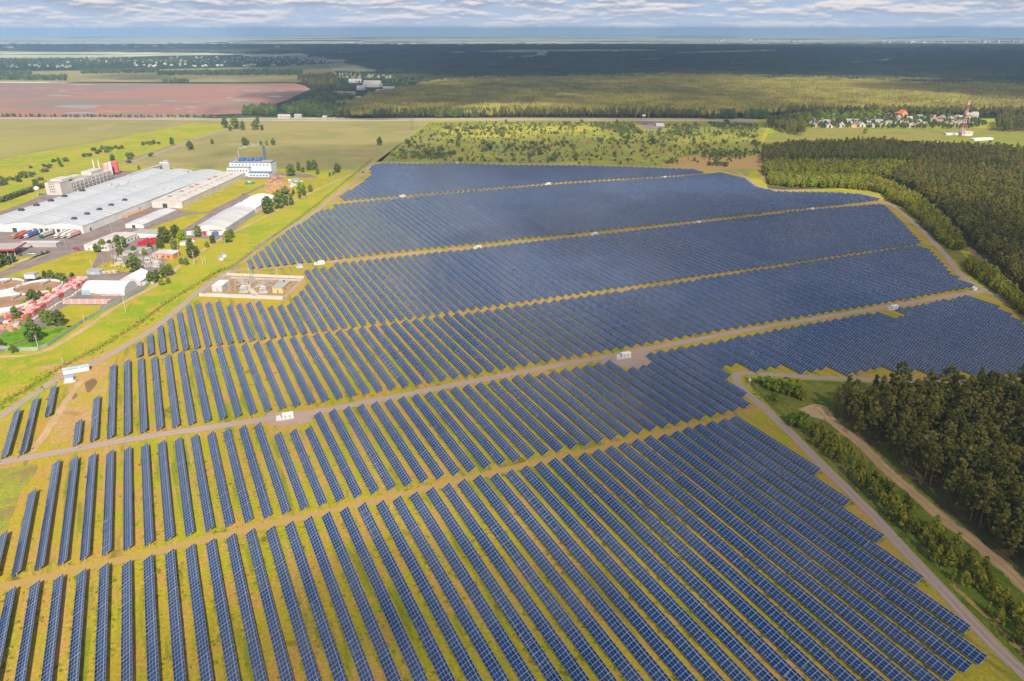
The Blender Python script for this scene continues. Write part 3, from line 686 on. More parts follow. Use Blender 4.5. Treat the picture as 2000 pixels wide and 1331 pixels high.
def wood(name, pts, scl, coll, label, cat='trees', kind='stuff', z=0.05):
    """one mass of trees: instances of the tree kinds on points"""
    n = len(pts); me = bpy.data.meshes.new(name)
    V = np.concatenate([np.asarray(pts), np.full((n, 1), z)], 1).astype(np.float32)
    me.vertices.add(n); me.vertices.foreach_set('co', V.ravel())
    at_ = me.attributes.new('scl', 'FLOAT_VECTOR', 'POINT'); s3 = np.asarray(scl, np.float32)
    if s3.ndim == 1: s3 = np.stack([s3 * R.uniform(.88, 1.12, n), s3 * R.uniform(.88, 1.12, n), s3], 1)
    at_.data.foreach_set('vector', s3.astype(np.float32).ravel())
    at_ = me.attributes.new('rot', 'FLOAT_VECTOR', 'POINT')
    at_.data.foreach_set('vector', np.stack([R.normal(0, .03, n), R.normal(0, .03, n), R.uniform(0, 6.28, n)], 1).astype(np.float32).ravel())
    o = bpy.data.objects.new(name, me); C.objects.link(o)
    ng = bpy.data.node_groups.new(name + '_nodes', 'GeometryNodeTree')
    ng.interface.new_socket('Geometry', in_out='INPUT', socket_type='NodeSocketGeometry'); ng.interface.new_socket('Geometry', in_out='OUTPUT', socket_type='NodeSocketGeometry')
    N = ng.nodes; gi = N.new('NodeGroupInput'); go = N.new('NodeGroupOutput'); ip = N.new('GeometryNodeInstanceOnPoints'); ci = N.new('GeometryNodeCollectionInfo')
    ci.inputs['Collection'].default_value = coll; ci.inputs['Separate Children'].default_value = True; ci.inputs['Reset Children'].default_value = True
    ip.inputs['Pick Instance'].default_value = True
    def attr(nm):
        q = N.new('GeometryNodeInputNamedAttribute'); q.data_type = 'FLOAT_VECTOR'; q.inputs['Name'].default_value = nm; return q.outputs['Attribute']
    L = ng.links; L.new(gi.outputs[0], ip.inputs['Points']); L.new(ci.outputs[0], ip.inputs['Instance'])
    L.new(attr('scl'), ip.inputs['Scale'])
    er = N.new('FunctionNodeEulerToRotation'); L.new(attr('rot'), er.inputs[0]); L.new(er.outputs[0], ip.inputs['Rotation'])
    rv = N.new('FunctionNodeRandomValue'); rv.data_type = 'INT'; rv.inputs['Min'].default_value = 0; rv.inputs['Max'].default_value = max(0, len(coll.objects) - 1)
    L.new([q for q in rv.outputs if q.enabled and q.type == 'INT'][0], ip.inputs['Instance Index'])
    L.new(ip.outputs[0], go.inputs[0])
    md = o.modifiers.new('scatter', 'NODES'); md.node_group = ng
    return tag(o, label, cat, None, kind)

K_pine = proto_set('pine', [join_mesh('pine_shape', *p, M['bark'], M['pine']) for p in PINES] + [join_mesh('pine_shape', *p, M['bark'], M['pine']) for p in PINES[:3]] + [join_mesh('broad_in_wood', *broad_parts(90, h=15, w=3.6, lobes=40, lo=.3), M['birchbark'], M['leaf'])])
K_young = proto_set('young_pine', [join_mesh('young_pine_shape', *p, M['bark'], M['young']) for p in YOUNGS])
K_lime = proto_set('lime_tree', [join_mesh('lime_shape', *p, M['birchbark'], M['lime']) for p in BROADS])
K_broad = proto_set('broadleaf', [join_mesh('broadleaf_shape', *p, M['birchbark'], M['leaf']) for p in BROADS])
K_bush = proto_set('bush', [join_mesh('bush_shape', *p, M['birchbark'], M['bushm']) for p in BUSHES])
def split_proto(name, parts, bark, leafm, label, cat, group):
    """a tree as a thing: trunk and crown"""
    out = []
    for tb, lf in parts:
        t = thing(name, label, cat, (0, 0, 0), 0, group)
        tb.build('trunk', bark, t); link('crown', np_mesh('crown', lf[0], lf[1], leafm), t); out.append(t)
    return out
def plant(protos, used, i, x, y, sc, label=None, group=None, rz=None):
    p = protos[i % len(protos)]; rz = rnd.uniform(0, 6.28) if rz is None else rz; s3 = (sc * rnd.uniform(.9, 1.1), sc * rnd.uniform(.9, 1.1), sc)
    if p not in used:
        used.append(p); p.location = (x, y, .05); p.rotation_euler = (0, 0, rz); p.scale = s3
        if label: p['label'] = label
        if group: p['group'] = group
        return p
    return dup(p, (x, y, .05), rz, label, group, s3)
def seen(pts, h=10):
    """screen height of trees at the points (0 = outside the picture)"""
    out = []
    for x, y in pts:
        a = pixel(x, y, 0); b = pixel(x, y, h)
        ok = a[2] > 0 and -20 < a[0] < 2020 and b[1] < 1331 and a[1] > 0
        out.append((a[1] - b[1]) if ok else 0)
    return np.array(out)

# dense pine wood beside the forest track
woodA = ats([(1618, 806), (1660, 798), (1740, 790), (1850, 786), (2000, 783), (2300, 800), (2700, 900), (2700, 1250), (2200, 1250), (2040, 1150), (1990, 1108), (1900, 1030), (1800, 945), (1720, 880), (1660, 842), (1630, 822)])
pa = cover(woodA, 4.3); pa = pa[R.uniform(size=len(pa)) > .12]
sa = np.clip(R.normal(.88, .13, len(pa)), .5, 1.12); vis = seen(pa, 16); orda = np.argsort(-vis)
nsolo = min(300, int((vis > 0).sum())); ia = set(orda[:nsolo].tolist())
edge_label = 'tall dark green pine in the dense wood right of the sandy forest track'
pp = split_proto('pine_tree', PINES, M['bark'], M['pine'], edge_label, 'pine tree', 'pines of the dense wood beside the forest track'); used = []
for q in sorted(ia): plant(pp, used, q, pa[q, 0], pa[q, 1], sa[q])
rest = np.array([i for i in range(len(pa)) if i not in ia])
# the larger forest behind the panels
woodB = ats([(1737, 352), (1800, 392), (1850, 432), (1892, 478), (1935, 520), (1985, 566), (2060, 632), (2400, 880), (2900, 760), (2700, 420), (2450, 318), (2000, 305), (1960, 300), (1800, 296), (1790, 330)])
woodC = ats([(1490, 322), (1488, 300), (1560, 292), (1700, 288), (1800, 296), (1800, 322), (1700, 322)])
pb = np.concatenate([cover(woodB, 4.7), cover(woodC, 4.6)])
sb = np.concatenate([R.uniform(.62, .95, len(pb))])
wood('pine_forest', np.concatenate([pa[rest], pb]), np.concatenate([sa[rest], sb]), K_pine, 'mass of tall dark pines filling the forest right of the solar field')
# young plantation strips
ya = cover(ats([(1738, 396), (1760, 404), (1800, 440), (1840, 478), (1862, 492), (1885, 488), (1868, 462), (1830, 420), (1795, 394), (1745, 366), (1700, 352), (1500, 345), (1500, 362), (1560, 366), (1640, 368), (1700, 374), (1728, 382)]), 3.0)
yb = cover(ats([(1490, 345), (1850, 352), (1800, 326), (1490, 324)]), 3.6)
yc = cover(ats([(1878, 524), (1890, 512), (1920, 522), (1960, 556), (2020, 610), (2100, 690), (2060, 680), (2000, 622), (1950, 578)]), 2.6)
wood('young_pine_plantation', np.concatenate([ya, yb, yc]), np.concatenate([R.uniform(.85, 1.25, len(ya)), R.uniform(1.1, 1.6, len(yb)), R.uniform(.7, 1.1, len(yc))]), K_young, 'dense plantation of light green young pines between solar field and forest')
ld = cover(ats([(1500, 366), (1560, 368), (1640, 368), (1690, 366), (1700, 352), (1500, 350)]), 6.5); ld = ld[R.uniform(size=len(ld)) > .45]
wood('lime_green_thicket', ld, R.uniform(.6, .85, len(ld)), K_lime, 'lime green broadleaf thicket in front of the pine forest')
# young pines between perimeter road and forest track
strip = np.concatenate([cover(ats([(1572, 856), (1590, 842), (1630, 856), (1668, 892), (1662, 905), (1645, 908), (1612, 892)]), 2.7), cover(ats([(1640, 925), (1675, 915), (1725, 953), (1778, 998), (1845, 1055), (1915, 1112), (1975, 1172), (2075, 1275), (2075, 1420), (2000, 1280), (1950, 1228), (1905, 1165), (1850, 1130), (1800, 1075), (1740, 1015), (1690, 965)]), 2.8)])
strip = strip[R.uniform(size=len(strip)) > .22]
vs = seen(strip, 6); os_ = np.argsort(-vs); iy = set(os_[:min(300, int((vs > 0).sum()))].tolist())
yp = split_proto('young_pine', YOUNGS, M['bark'], M['young'], 'bushy young pine in the strip between the perimeter road and forest track', 'young pine', 'young pines along the perimeter road'); used = []
ss_ = R.uniform(.6, 1.05, len(strip))
for q in sorted(iy): plant(yp, used, q, strip[q, 0], strip[q, 1], ss_[q])
ry = [i for i in range(len(strip)) if i not in iy]
if ry: wood('young_pines', strip[ry], ss_[ry], K_young, 'further young pines of the strip beside the perimeter road')

# bushes of the scrubland
sc_poly = ats([(845, 243), (1000, 240), (1240, 240), (1250, 258), (1310, 256), (1480, 250), (1484, 300), (1400, 325), (1000, 318), (750, 314), (800, 272)])
sp_ = cover(sc_poly, 7.5, .5)
dn = np.array([0.5 + .5 * math.sin(x * .021 + 1.3 * math.sin(y * .013)) * math.cos(y * .017 + x * .006) for x, y in sp_])
keep = R.uniform(size=len(sp_)) < .16 + .6 * dn ** 2; sp_ = sp_[keep]
extra = np.concatenate([cover(ats(q), 4.2) for q in ([(1160, 226 + 14), (1235, 242), (1252, 262), (1215, 262), (1165, 250)], [(1300, 246), (1370, 246), (1365, 258), (1305, 266)], [(1380, 240), (1480, 243), (1480, 256), (1400, 252)], [(1370, 300), (1480, 292), (1484, 303), (1385, 313)], [(1300, 258 + 55), (1330, 317), (1325, 322), (1298, 318)], [(1380, 316), (1420, 320), (1418, 326), (1384, 324)], [(800, 300), (860, 292), (890, 302), (870, 311), (805, 311)], [(1437, 262), (1466, 262), (1462, 268), (1437, 268)])])
extra = extra[R.uniform(size=len(extra)) > .55]
bush_pts = np.concatenate([sp_, extra]); bv = seen(bush_pts, 4) * R.uniform(.6, 1.4, len(bush_pts)); bo = np.argsort(-bv)
ib = set(bo[:300].tolist()); bsz = np.clip(R.lognormal(-.35, .45, len(bush_pts)), .3, 2.2) * (1 + .3 * (R.uniform(size=len(bush_pts)) > .9))
bp = []
for i, q in enumerate(BUSHES):
    me = join_mesh('scrub_bush', *q, M['birchbark'], M['bushm']); o = link('scrub_bush', me)
    tag(o, 'dark green bush scattered over the rough meadow beyond the solar field', 'bush', 'bushes of the rough meadow'); bp.append(o)
used = []
for q in sorted(ib): plant(bp, used, q, bush_pts[q, 0], bush_pts[q, 1], bsz[q])
rb = [i for i in range(len(bush_pts)) if i not in ib]
sy = cover(sc_poly, 15, .5); sy = sy[R.uniform(size=len(sy)) < .4]
wood('scrub_pines', sy, np.clip(R.lognormal(-.5, .4, len(sy)), .25, 1.5), K_young, 'small self sown pines dotted over the rough meadow')
if rb: wood('scrub', bush_pts[rb], bsz[rb], K_bush, 'low scrub growing over the rough meadow beyond the panels')

# tufts of tall grass and weeds along the rows and the ditches
TUFTS = [leafcloud(np.random.default_rng(200 + i), [(0, 0, .15), (.4, .2, .12), (-.3, .3, .1)], [.45, .35, .3], 9, .16, .2) for i in range(3)]
K_tuft = proto_set('tuft', [np_mesh('tuft_shape', a, b, M['weed']) for a, b in TUFTS])
wp = []
for i, r_ in enumerate(ROWS):
    if r_[4] not in ('front', 'second', 'third') or row_size(r_) <= 0: continue
    s0, s1, tn, L = r_[:4]; n = int(L * (1.5 if r_[4] == 'front' else .9))
    t_ = R.uniform(-1.5, L + 1.5, n); off_ = np.where(R.uniform(size=n) < .6, -HX - .15 + R.normal(0, .22, n), HX + .5 + R.normal(0, .7, n))
    kp = np.sin(t_ * .11 + i) + np.sin(t_ * .031 + 2 * i) > -.5
    q = np.array([xy(s0 + a, tn + b) for a, b in zip(off_[kp], t_[kp])]); wp.append(q)
DP = np.array(smooth(px((-60, 845), (0, 793), (60, 757), (118, 720), (200, 677), (270, 634), (330, 590), (400, 548), (430, 530), (455, 523), (500, 488), (560, 445), (620, 400), (690, 343), (726, 312)), 60))
wp.append(DP[:, :2] + R.normal(0, .8, (len(DP), 2))); wp.append(DP[:, :2] + R.normal(0, 3.5, (len(DP), 2)))
vg = cover(ats([(1470, 768), (1600, 890), (1720, 1010), (1840, 1135), (1960, 1262), (1990, 1262), (1850, 1120), (1700, 965), (1600, 850), (1500, 745), (1460, 738)]), 1.3); wp.append(vg[R.uniform(size=len(vg)) < .45])
wp = np.concatenate(wp); wood('weeds', wp, np.clip(R.lognormal(-.35, .35, len(wp)), .3, 1.5), K_tuft, 'tufts of grass and weeds along the panel rows and ditches', 'weeds')

# ------------------------------------------------------------------ the far forests: patches of many small trees
def patch(seed, size, n, h, w, k, leafm=None):
    g = np.random.default_rng(seed); V, Fa, mi = [], [], []
    for _ in range(n):
        x, y = g.uniform(-size / 2, size / 2, 2); hh = h * g.uniform(.78, 1.08); ww = w * g.uniform(.75, 1.25); b = len(V); a0 = g.uniform(0, 6.28)
        zs = (hh * .42, hh * .66, hh); rr = (ww * .55, ww, ww * .12)
        for z, r in zip(zs, rr):
            for i in range(k):
                a = a0 + 6.283 * i / k; q = r * g.uniform(.7, 1.25); V.append((x + q * math.cos(a), y + q * math.sin(a), z + g.normal(0, .5)))
        for j in range(2):
            for i in range(k):
                i2 = (i + 1) % k; Fa.append([b + j * k + i, b + j * k + i2, b + (j + 1) * k + i2, b + (j + 1) * k + i]); mi.append(1)
        if g.uniform() < .6:
            b = len(V)
            V += [(x - .25, y, 0), (x + .25, y, 0), (x + .2, y, hh * .5), (x - .2, y, hh * .5)]; Fa.append([b, b + 1, b + 2, b + 3]); mi.append(0)
    return np_mesh('forest_patch', V, Fa, [M['bark'], leafm or M['canopy']], mi)
K_mid = proto_set('mid_patch', [patch(100 + i, 44, 95, 17, 2.6, 6) for i in range(4)])
K_far = proto_set('far_patch', [patch(120 + i, 125, 330, 17, 4.2, 5, M['shaded_canopy']) for i in range(3)])
fm = cover(ats([(655, 231), (900, 229), (1200, 229), (1480, 231), (1520, 226), (1600, 221), (1720, 222), (1900, 226), (2450, 230), (2450, 185), (1700, 160), (1300, 152), (900, 160), (835, 172), (745, 190), (690, 205)]), 36, .25)
pe = np.concatenate([cover(ats([(660, 231.6), (900, 230.6), (1200, 231), (1380, 232), (1380, 229.8), (1200, 229), (900, 228.6), (660, 229.4)]), 6.5), cover(ats([(1520, 227), (1900, 230), (2300, 232), (2300, 229), (1900, 226), (1520, 223.5)]), 8)])
wood('forest_edge', pe, R.uniform(.85, 1.2, len(pe)), K_pine, 'pine edge with bare pinkish trunks facing the highway')
wood('roadside_forest', fm, np.ones(len(fm)), K_mid, 'broad pine forest with pale trunks behind the highway', z=0)
ff = cover(ats([(845, 170), (790, 150), (700, 128), (665, 112), (400, 104), (0, 100), (-900, 100), (-900, 90), (0, 90), (2500, 88), (3200, 100), (2700, 190), (2000, 176), (1500, 160), (1200, 156), (900, 165)]), 104, .2)
CLR = [[(820, 104), (1010, 97.5), (1300, 97.5), (1320, 103), (1060, 107), (850, 108)], [(920, 117), (1050, 107), (1110, 110), (1010, 120)], [(1290, 104), (1500, 97.5), (1570, 103), (1340, 109)], [(1590, 127), (1740, 115), (1790, 120), (1660, 131)], [(1640, 102), (1950, 96.5), (2010, 100), (1700, 106)], [(470, 108), (720, 99.5), (760, 104), (520, 111)], [(1170, 123), (1290, 113), (1330, 118), (1210, 127)], [(1350, 128), (1450, 121), (1490, 124), (1400, 132)]]
for q in CLR:
    P = np.array(ats(q)); ins = np.zeros(len(ff), bool)
    for i in range(len(P)):
        (xa, ya), (xb, yb) = P[i], P[(i + 1) % len(P)]
        ins ^= ((ya > ff[:, 1]) != (yb > ff[:, 1])) & (ff[:, 0] < (xb - xa) * (ff[:, 1] - ya) / (yb - ya + 1e-12) + xa)
    ff = ff[~ins]; sheet('far_clearing', ats(q), 3 * Z, M['farfield'], 3)
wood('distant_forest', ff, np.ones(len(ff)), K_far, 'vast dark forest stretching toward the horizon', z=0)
def grove(pts, spacing, smin, smax, coll, name, label):
    p = np.concatenate([cover(ats(q), spacing) for q in pts]); return wood(name, p, R.uniform(smin, smax, len(p)), coll, label)
grove([[(580, 158), (650, 154), (664, 172), (650, 182), (618, 176)]], 13, 1.0, 1.4, K_pine, 'dark_grove', 'oval dark grove at the corner of the brown field')
grove([[(475, 226), (540, 226), (538, 214), (480, 216)], [(550, 216), (600, 204), (635, 206), (640, 222), (560, 226)], [(600, 230), (655, 231), (700, 216), (660, 206), (600, 218)], [(590, 192), (640, 188), (700, 196), (690, 206), (600, 206)]], 11, .9, 1.3, K_broad, 'roadside_trees', 'green broadleaf trees around the farm buildings by the highway')
grove([[(310, 143), (590, 141), (590, 148), (310, 148)], [(0, 152), (130, 152), (130, 158), (0, 158)], [(160, 141), (310, 139), (310, 143), (160, 145)], [(320, 161), (372, 161), (372, 164), (320, 164)], [(0, 144), (60, 144), (60, 148), (0, 148)]], 17, .9, 1.3, K_broad, 'shelter_belt', 'shelter belt of trees behind the brown field')
grove([[(0, 118), (300, 116), (560, 118), (640, 124), (560, 128), (300, 126), (0, 136)]], 40, .9, 1.4, K_broad, 'village_trees', 'trees among the houses of the far town')
grove([[(640, 150), (700, 146), (760, 140), (845, 168), (820, 172), (740, 160), (680, 165)]], 34, .7, 1.1, K_broad, 'thin_woodland', 'thin woodland between the far works and the forest')
grove([[(840, 231), (935, 230.5), (935, 227), (840, 227)], [(1385, 233), (1435, 233), (1432, 228), (1388, 228)], [(1455, 233), (1495, 234), (1495, 228), (1460, 228)]], 8, 1.1, 1.5, K_broad, 'roadside_oaks', 'bright green broadleaf trees at the forest edge by the highway')
grove([[(0, 229), (300, 231), (470, 230), (470, 228.5), (300, 229), (0, 227)]], 9, .2, .55, K_broad, 'hedge', 'dark hedge between highway and brown field')
grove([[(1498, 240), (1570, 252), (1572, 268), (1540, 262), (1500, 250)], [(1945, 258), (2450, 262), (2450, 240), (1945, 240)]], 7, .8, 1.1, K_pine, 'pine_copse', 'dark pine copse beside the village meadow')
grove([[(1515, 251), (1545, 250), (1600, 251), (1740, 252), (1900, 253), (1930, 244), (1900, 231), (1700, 222), (1560, 222), (1500, 234)]], 11, .35, .75, K_broad, 'garden_trees', 'garden trees among the village houses')
grove([[(1520, 243), (1600, 243), (1680, 238), (1730, 236), (1720, 228), (1640, 224), (1560, 228)]], 17, .8, 1.4, K_lime, 'lime_green_trees', 'lime green trees at the edge of the village')

# ------------------------------------------------------------------ buildings of the works (grid turned 4.5 degrees)
GA = math.radians(4.5)
def gable(name, label, cat, x, y, wd, ln, eave, ridge, wallm, roofm, az=GA, curve=False, spans=None, doors=(), wins=(), over=0.25, trim=None, group=None):
    """near-right corner at (x, y); local x runs left (negative), y runs away; several spans make a saw of humps"""
    t = thing(name, label, cat, (x, y, .04), -az, group)
    spans = spans or [wd]; top = []
    x0 = 0.0
    for sw in spans:
        n = 9 if curve else 2
        for i in range(n + (1 if sw is spans[-1] else 0)):
            q = i / n; h = math.sin(math.pi * q) if curve else 1 - abs(2 * q - 1); top.append((x0 - sw * q, eave + (ridge - eave) * h))
        x0 -= sw
    W = MB(); W.prism([(0, 0)] + top + [(-wd, 0)], 0, ln, 0, caps=True)
    # walls only: drop the top faces by building them separately slightly above
    W.build('wall', wallm, t)
    rf = MB(); th = .22
    up_ = [(px_ + (over if i == 0 else (-over if i == len(top) - 1 else 0)), z + .03) for i, (px_, z) in enumerate(top)]
    rf.prism([(a, z) for a, z in up_] + [(a, z + th) for a, z in up_[::-1]] + [up_[0]], -over, ln + over)
    rf.build('roof', roofm, t)
    for (xa, w_, h_, mm) in doors:      # on the near end
        MB().box(-xa - w_, -xa, -.12, .1, 0, h_).build('door', mm, t)
    for (side, a, b, z0, z1, mm, nm) in wins:   # 'end' or 'side'
        if side == 'end': MB().box(-b, -a, -.1, .1, z0, z1).build(nm, mm, t)
        else: MB().box(-.1, .1, a, b, z0, z1).build(nm, mm, t)
    if trim: MB().box(-wd, .08, -.08, ln, eave - .5, eave - .05).build('trim', trim, t)
    return t
M['blue'] = plain('dull_blue_paint', (0.07, 0.17, 0.40), 0.5, 0.3)
M['slate'] = plain('slate_blue_paint', (0.10, 0.15, 0.26), 0.5, 0.3)
hx, hy = at(163.8, 457.0)
hall = gable('factory_hall', 'huge factory hall with grey humped roof and a row of loading docks', 'factory', hx, hy, 98, 262, 6.2, 8.6, M['white'], M['roofA'], math.radians(5.5), True, [35, 35, 28],
             doors=[(5 + 5.2 * i, 3.2, 3.4, M['dark']) for i in range(8)] + [(60, 4, 3.5, M['dark'])],
             wins=[('side', 9, 11, 0, 2.8, M['dark'], 'side_door'), ('side', 66, 67, 0, 4.2, M['grey'], 'frame'), ('side', 84, 87, 0, 4, M['grey'], 'frame')])
for i in range(8): MB().box(-5.3 - 5.2 * i - 2.8, -5.3 - 5.2 * i, -1.2, -.15, 3.3, 4.2).build('dock_canopy', M['grey'], hall)
def roof_unit(par, x, y, z, s=1.0, m=None):
    u = MB(); u.box(-1.7 * s, 1.7 * s, -1.1 * s, 1.1 * s, 0, .9 * s).box(-1.1 * s, 1.1 * s, -.7 * s, .7 * s, .9 * s, 1.5 * s).tube((0, 1.8 * s, 0), (0, 1.8 * s, 1.2 * s), .5 * s)
    o = u.build('roof_unit', m or M['dark'], par); o.location = (x, y, z); return o
for y in (14, 32, 50, 68, 90): roof_unit(hall, -16, y, 8.7, 1.25)
for y in (40, 60, 80, 100, 128): roof_unit(hall, -84, y, 8.7, 1.4)
for i in range(26): roof_unit(hall, -rnd.uniform(8, 92), rnd.uniform(110, 255), 8.2, rnd.uniform(.5, .9), M['grey'])
h2x, h2y = at(357.0, 407.0)
hall2 = gable('storage_hall', 'long cream hall with dark roof vents beside the huge grey factory roof', 'warehouse', h2x, h2y, 30, 158, 6.0, 7.6, M['offwhite'], M['roofB'], math.radians(3.2),
              doors=[(15, 4.5, 4.2, M['dark']), (3, 4, 3.2, M['white'])])
for i in range(22):
    MB().box(-1.6, 1.6, -.45, .45, 0, .35).build('skylight', M['roofbrown'], hall2).location = (-9 - 1.5 * (i % 2), 10 + i * 6.4, 7.3)
for y in (15, 40, 62, 75, 105, 120): roof_unit(hall2, -19, y, 7.3, 1.1, M['roofbrown'])
gable('storage_shed', 'low white shed with slatted side wall near the factory yard', 'shed', *at(281, 446.5), 16.5, 57, 3.2, 4.8, M['white'], M['roofC'], math.radians(5.5), doors=[(7.5, 3, 2.8, M['dark'])], wins=[('side', 1, 56, .3, 2.9, M['grey'], 'slatted_wall')])
gable('warehouse', 'white warehouse with rounded roof and open front full of goods', 'warehouse', *at(442, 458.5), 27, 72, 5.2, 8.2, M['white'], M['roofC'], math.radians(1.5), True, doors=[(3, 11, 4.2, M['roofbrown'])], wins=[('side', 1, 71, .5, 4.9, M['grey'], 'side_cladding')])
gable('tent_hall', 'white tent hall behind the rounded white warehouse, front one of two', 'tent', -240.0, 688.0, 24, 24, 5.2, 8.0, M['tentm'], M['tentm'], math.radians(1.5), True, wins=[('side', 1 + 2.3 * i, 1.8 + 2.3 * i, .2, 4.8, M['pale'], 'stripe') for i in range(10)])
gable('tent_hall', 'white tent hall with dark end strip, rear one of two', 'tent', -238.5, 715.0, 24, 27, 5.2, 8.0, M['tentm'], M['tentm'], math.radians(1.5), True, wins=[('side', 1 + 2.3 * i, 1.8 + 2.3 * i, .2, 4.8, M['pale'], 'stripe') for i in range(11)])
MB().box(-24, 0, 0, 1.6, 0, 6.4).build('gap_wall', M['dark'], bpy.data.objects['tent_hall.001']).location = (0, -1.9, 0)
off = gable('office_building', 'low white office building with flat cream roof and a green and red sign', 'office', *at(213, 491.2), 20.5, 38, 4.3, 5.3, M['white'], M['roofB'], math.radians(8),
      wins=[('side', 4 + 4.2 * i, 5.6 + 4.2 * i, 1.2, 2.6, M['glass'], 'window') for i in range(7)] + [('side', 34, 35.5, 0, 2.6, M['red'], 'door')] + [('end', 2 + 2.2 * i, 3 + 2.2 * i, 2.0, 3.2, M['glass'], 'window') for i in range(3)])
sg = MB()
for i in range(10):
    a0, a1 = math.pi * (.2 + .16 * i), math.pi * (.2 + .16 * (i + 1)); sg.tube((-16.5 + math.cos(a0) * 1.2, -.15, 2.9 + math.sin(a0) * 1.0), (-16.5 + math.cos(a1) * 1.2, -.15, 2.9 + math.sin(a1) * 1.0), .12, n=4)
sg.build('wall_sign', M['red'], off); MB().box(-17.4, -15.6, -.2, -.1, .7, 1.5).build('wall_sign', M['green'], off)
gable('canteen_block', 'small white block with flat grey roof behind the office', 'building', -293.0, 600.0, 24, 12, 3.6, 3.9, M['white'], M['roofgrey'], math.radians(8))
gable('brick_workshop', 'orange brick workshop with pale metal roof by the old switchyard', 'workshop', *at(339, 507), 16.5, 10, 3.6, 4.4, M['brick'], M['roofC'], math.radians(6), wins=[('end', 3 + 4.4 * i, 4.6 + 4.4 * i, 1.3, 2.5, M['glass'], 'window') for i in range(3)])
gable('garden_hut', 'tiny white hut with grey roof among the trees', 'hut', *at(367, 480), 6.5, 4.5, 2.6, 2.9, M['white'], M['roofgrey'])
gable('garden_hut', 'tiny hut with red roof half hidden by trees', 'hut', *at(379, 474), 3.5, 3.5, 2.4, 3.0, M['white'], M['roofred'])
gable('equipment_shelter', 'grey flat roofed shelter right behind the old switchyard fence', 'shelter', *at(262, 501), 9, 7, 2.6, 2.8, M['grey'], M['roofgrey'])
gable('equipment_shelter', 'grey flat roofed shelter next to the big round tree', 'shelter', *at(286, 496), 10, 8, 2.6, 2.8, M['offwhite'], M['roofgrey'])
gable('equipment_shelter', 'blue grey open shelter at the corner of the lawn', 'shelter', *at(196, 537), 9.5, 5, 2.6, 2.8, M['lblue'], M['roofgrey'])
# tents by the crate yard
tent = thing('arched_tent', 'white arched tent hall standing by the pink crate stacks', 'tent', (*at(243.5, 577.5), .04), -math.radians(3))
arc = [(16.5 * (1 - math.cos(a)) / 2, 6.6 * math.sin(a) ** .75) for a in np.linspace(0, math.pi, 15)]
b = MB(); b.prism(arc, 0, 28.5, caps=False); o = b.build('membrane', M['tentm'], tent, True); o.rotation_euler = (0, 0, math.pi / 2)
for yy, mm in ((.05, 'grey'), (28.45, 'white')):
    o = MB().poly([(x, yy, z) for x, z in arc]).build('end_wall', M['roofC'], tent); o.rotation_euler = (0, 0, math.pi / 2)
MB().box(-28.2, -22.5, -.15, .2, 0, 3.2).build('door', M['lblue'], tent)
gable('ridge_tent', 'pale ridge tent hall behind the white arched tent', 'tent', -250.5, 477.0, 15, 17, 3.0, 6.6, M['roofC'], M['tentm'], math.radians(3))
# the tall block of the works with its chimneys
adm = thing('process_building', 'tall white process building with small square windows behind the grey roof', 'factory', (*at(122, 381.5), .04), -math.radians(4.5))
W = MB(); W.box(-17, 0, 0, 16, 0, 12.5).box(-16, .1, 16, 92, 0, 9.8).box(-15.5, -3, 8, 26, 12.4, 14.6).box(-13, -4, 26, 44, 9.8, 13.4).box(-14, -2, 58, 80, 9.8, 14.0); W.build('wall', M['offwhite'], adm)
MB().box(-17.2, .2, -.2, 16.2, 12.5, 12.8).box(-12, -.5, 45, 57, 9.9, 10.3).build('roof', M['roofgrey'], adm)
for r_ in range(4):
    for c_ in range(3): MB().box(-12.5 + c_ * 2.2, -11.5 + c_ * 2.2, -.08, .05, 2.5 + r_ * 2.7, 3.8 + r_ * 2.7).build('window', M['glass'], adm)
for i in range(17):
    for r_ in range(2): MB().box(.08, .22, 18 + i * 4.2, 19.6 + i * 4.2, 4.4 + 2.4 * r_, 6.0 + 2.4 * r_).build('window', M['roofbrown'], adm)
pp_ = MB()
for i in range(9): pp_.tube((1.2, 24 + i * 7, 0), (1.2, 24 + i * 7, 9 + rnd.uniform(-1, 1.5)), .5)
for z in (3, 6): pp_.tube((1.3, 18, z), (1.3, 88, z), .4)
pp_.build('pipework', M['steel'], adm)
for (u, v, h) in ((187.5, 345, 14.0), (198.0, 346, 14.0)):
    c = thing('chimney', '%s of two thin white chimneys behind the process building' % ('left' if u < 190 else 'right'), 'chimney', (*at(u, v), .04), 0, 'thin white chimneys')
    MB().tube((0, 0, 0), (0, 0, h + 6), .75, .55, 10).build('stack', M['white'], c); MB().tube((0, 0, h + 5.2), (0, 0, h + 6.1), .72, .72, 10).build('rim', M['grey'], c)
def silo(u, v, r, h, m, label, name='silo', legs=True, group=None):
    t = thing(name, label, 'silo', (*at(u, v), .04), 0, group)
    MB().ring(0, 0, [(r, 1.5), (r, h), (r * .9, h + r * .2), (r * .35, h + r * .38), (0.02, h + r * .42)], 20).build('tank', m, t, False)
    g = MB()
    for q in range(6): g.tube((r * .85 * math.cos(q), r * .85 * math.sin(q), 0), (r * .85 * math.cos(q), r * .85 * math.sin(q), 1.6), .18, n=5)
    g.build('legs', M['steel'], t); k = MB()
    for q in (-.3, .3): k.tube((r + .1, q, 1.5), (r + .1, q, h), .06, n=4)
    k.build('ladder', M['steel'], t); return t
silo(212, 342, 4.3, 12.5, M['pale'], 'faded pink silo, left of the two coloured silos', group='coloured silos')
silo(227.5, 339.5, 4.2, 13.5, M['pink'], 'bright pink red silo, right of the two coloured silos', group='coloured silos')
silo(219, 343.5, 1.6, 15.5, M['white'], 'slim white silo tower between the pink silos')
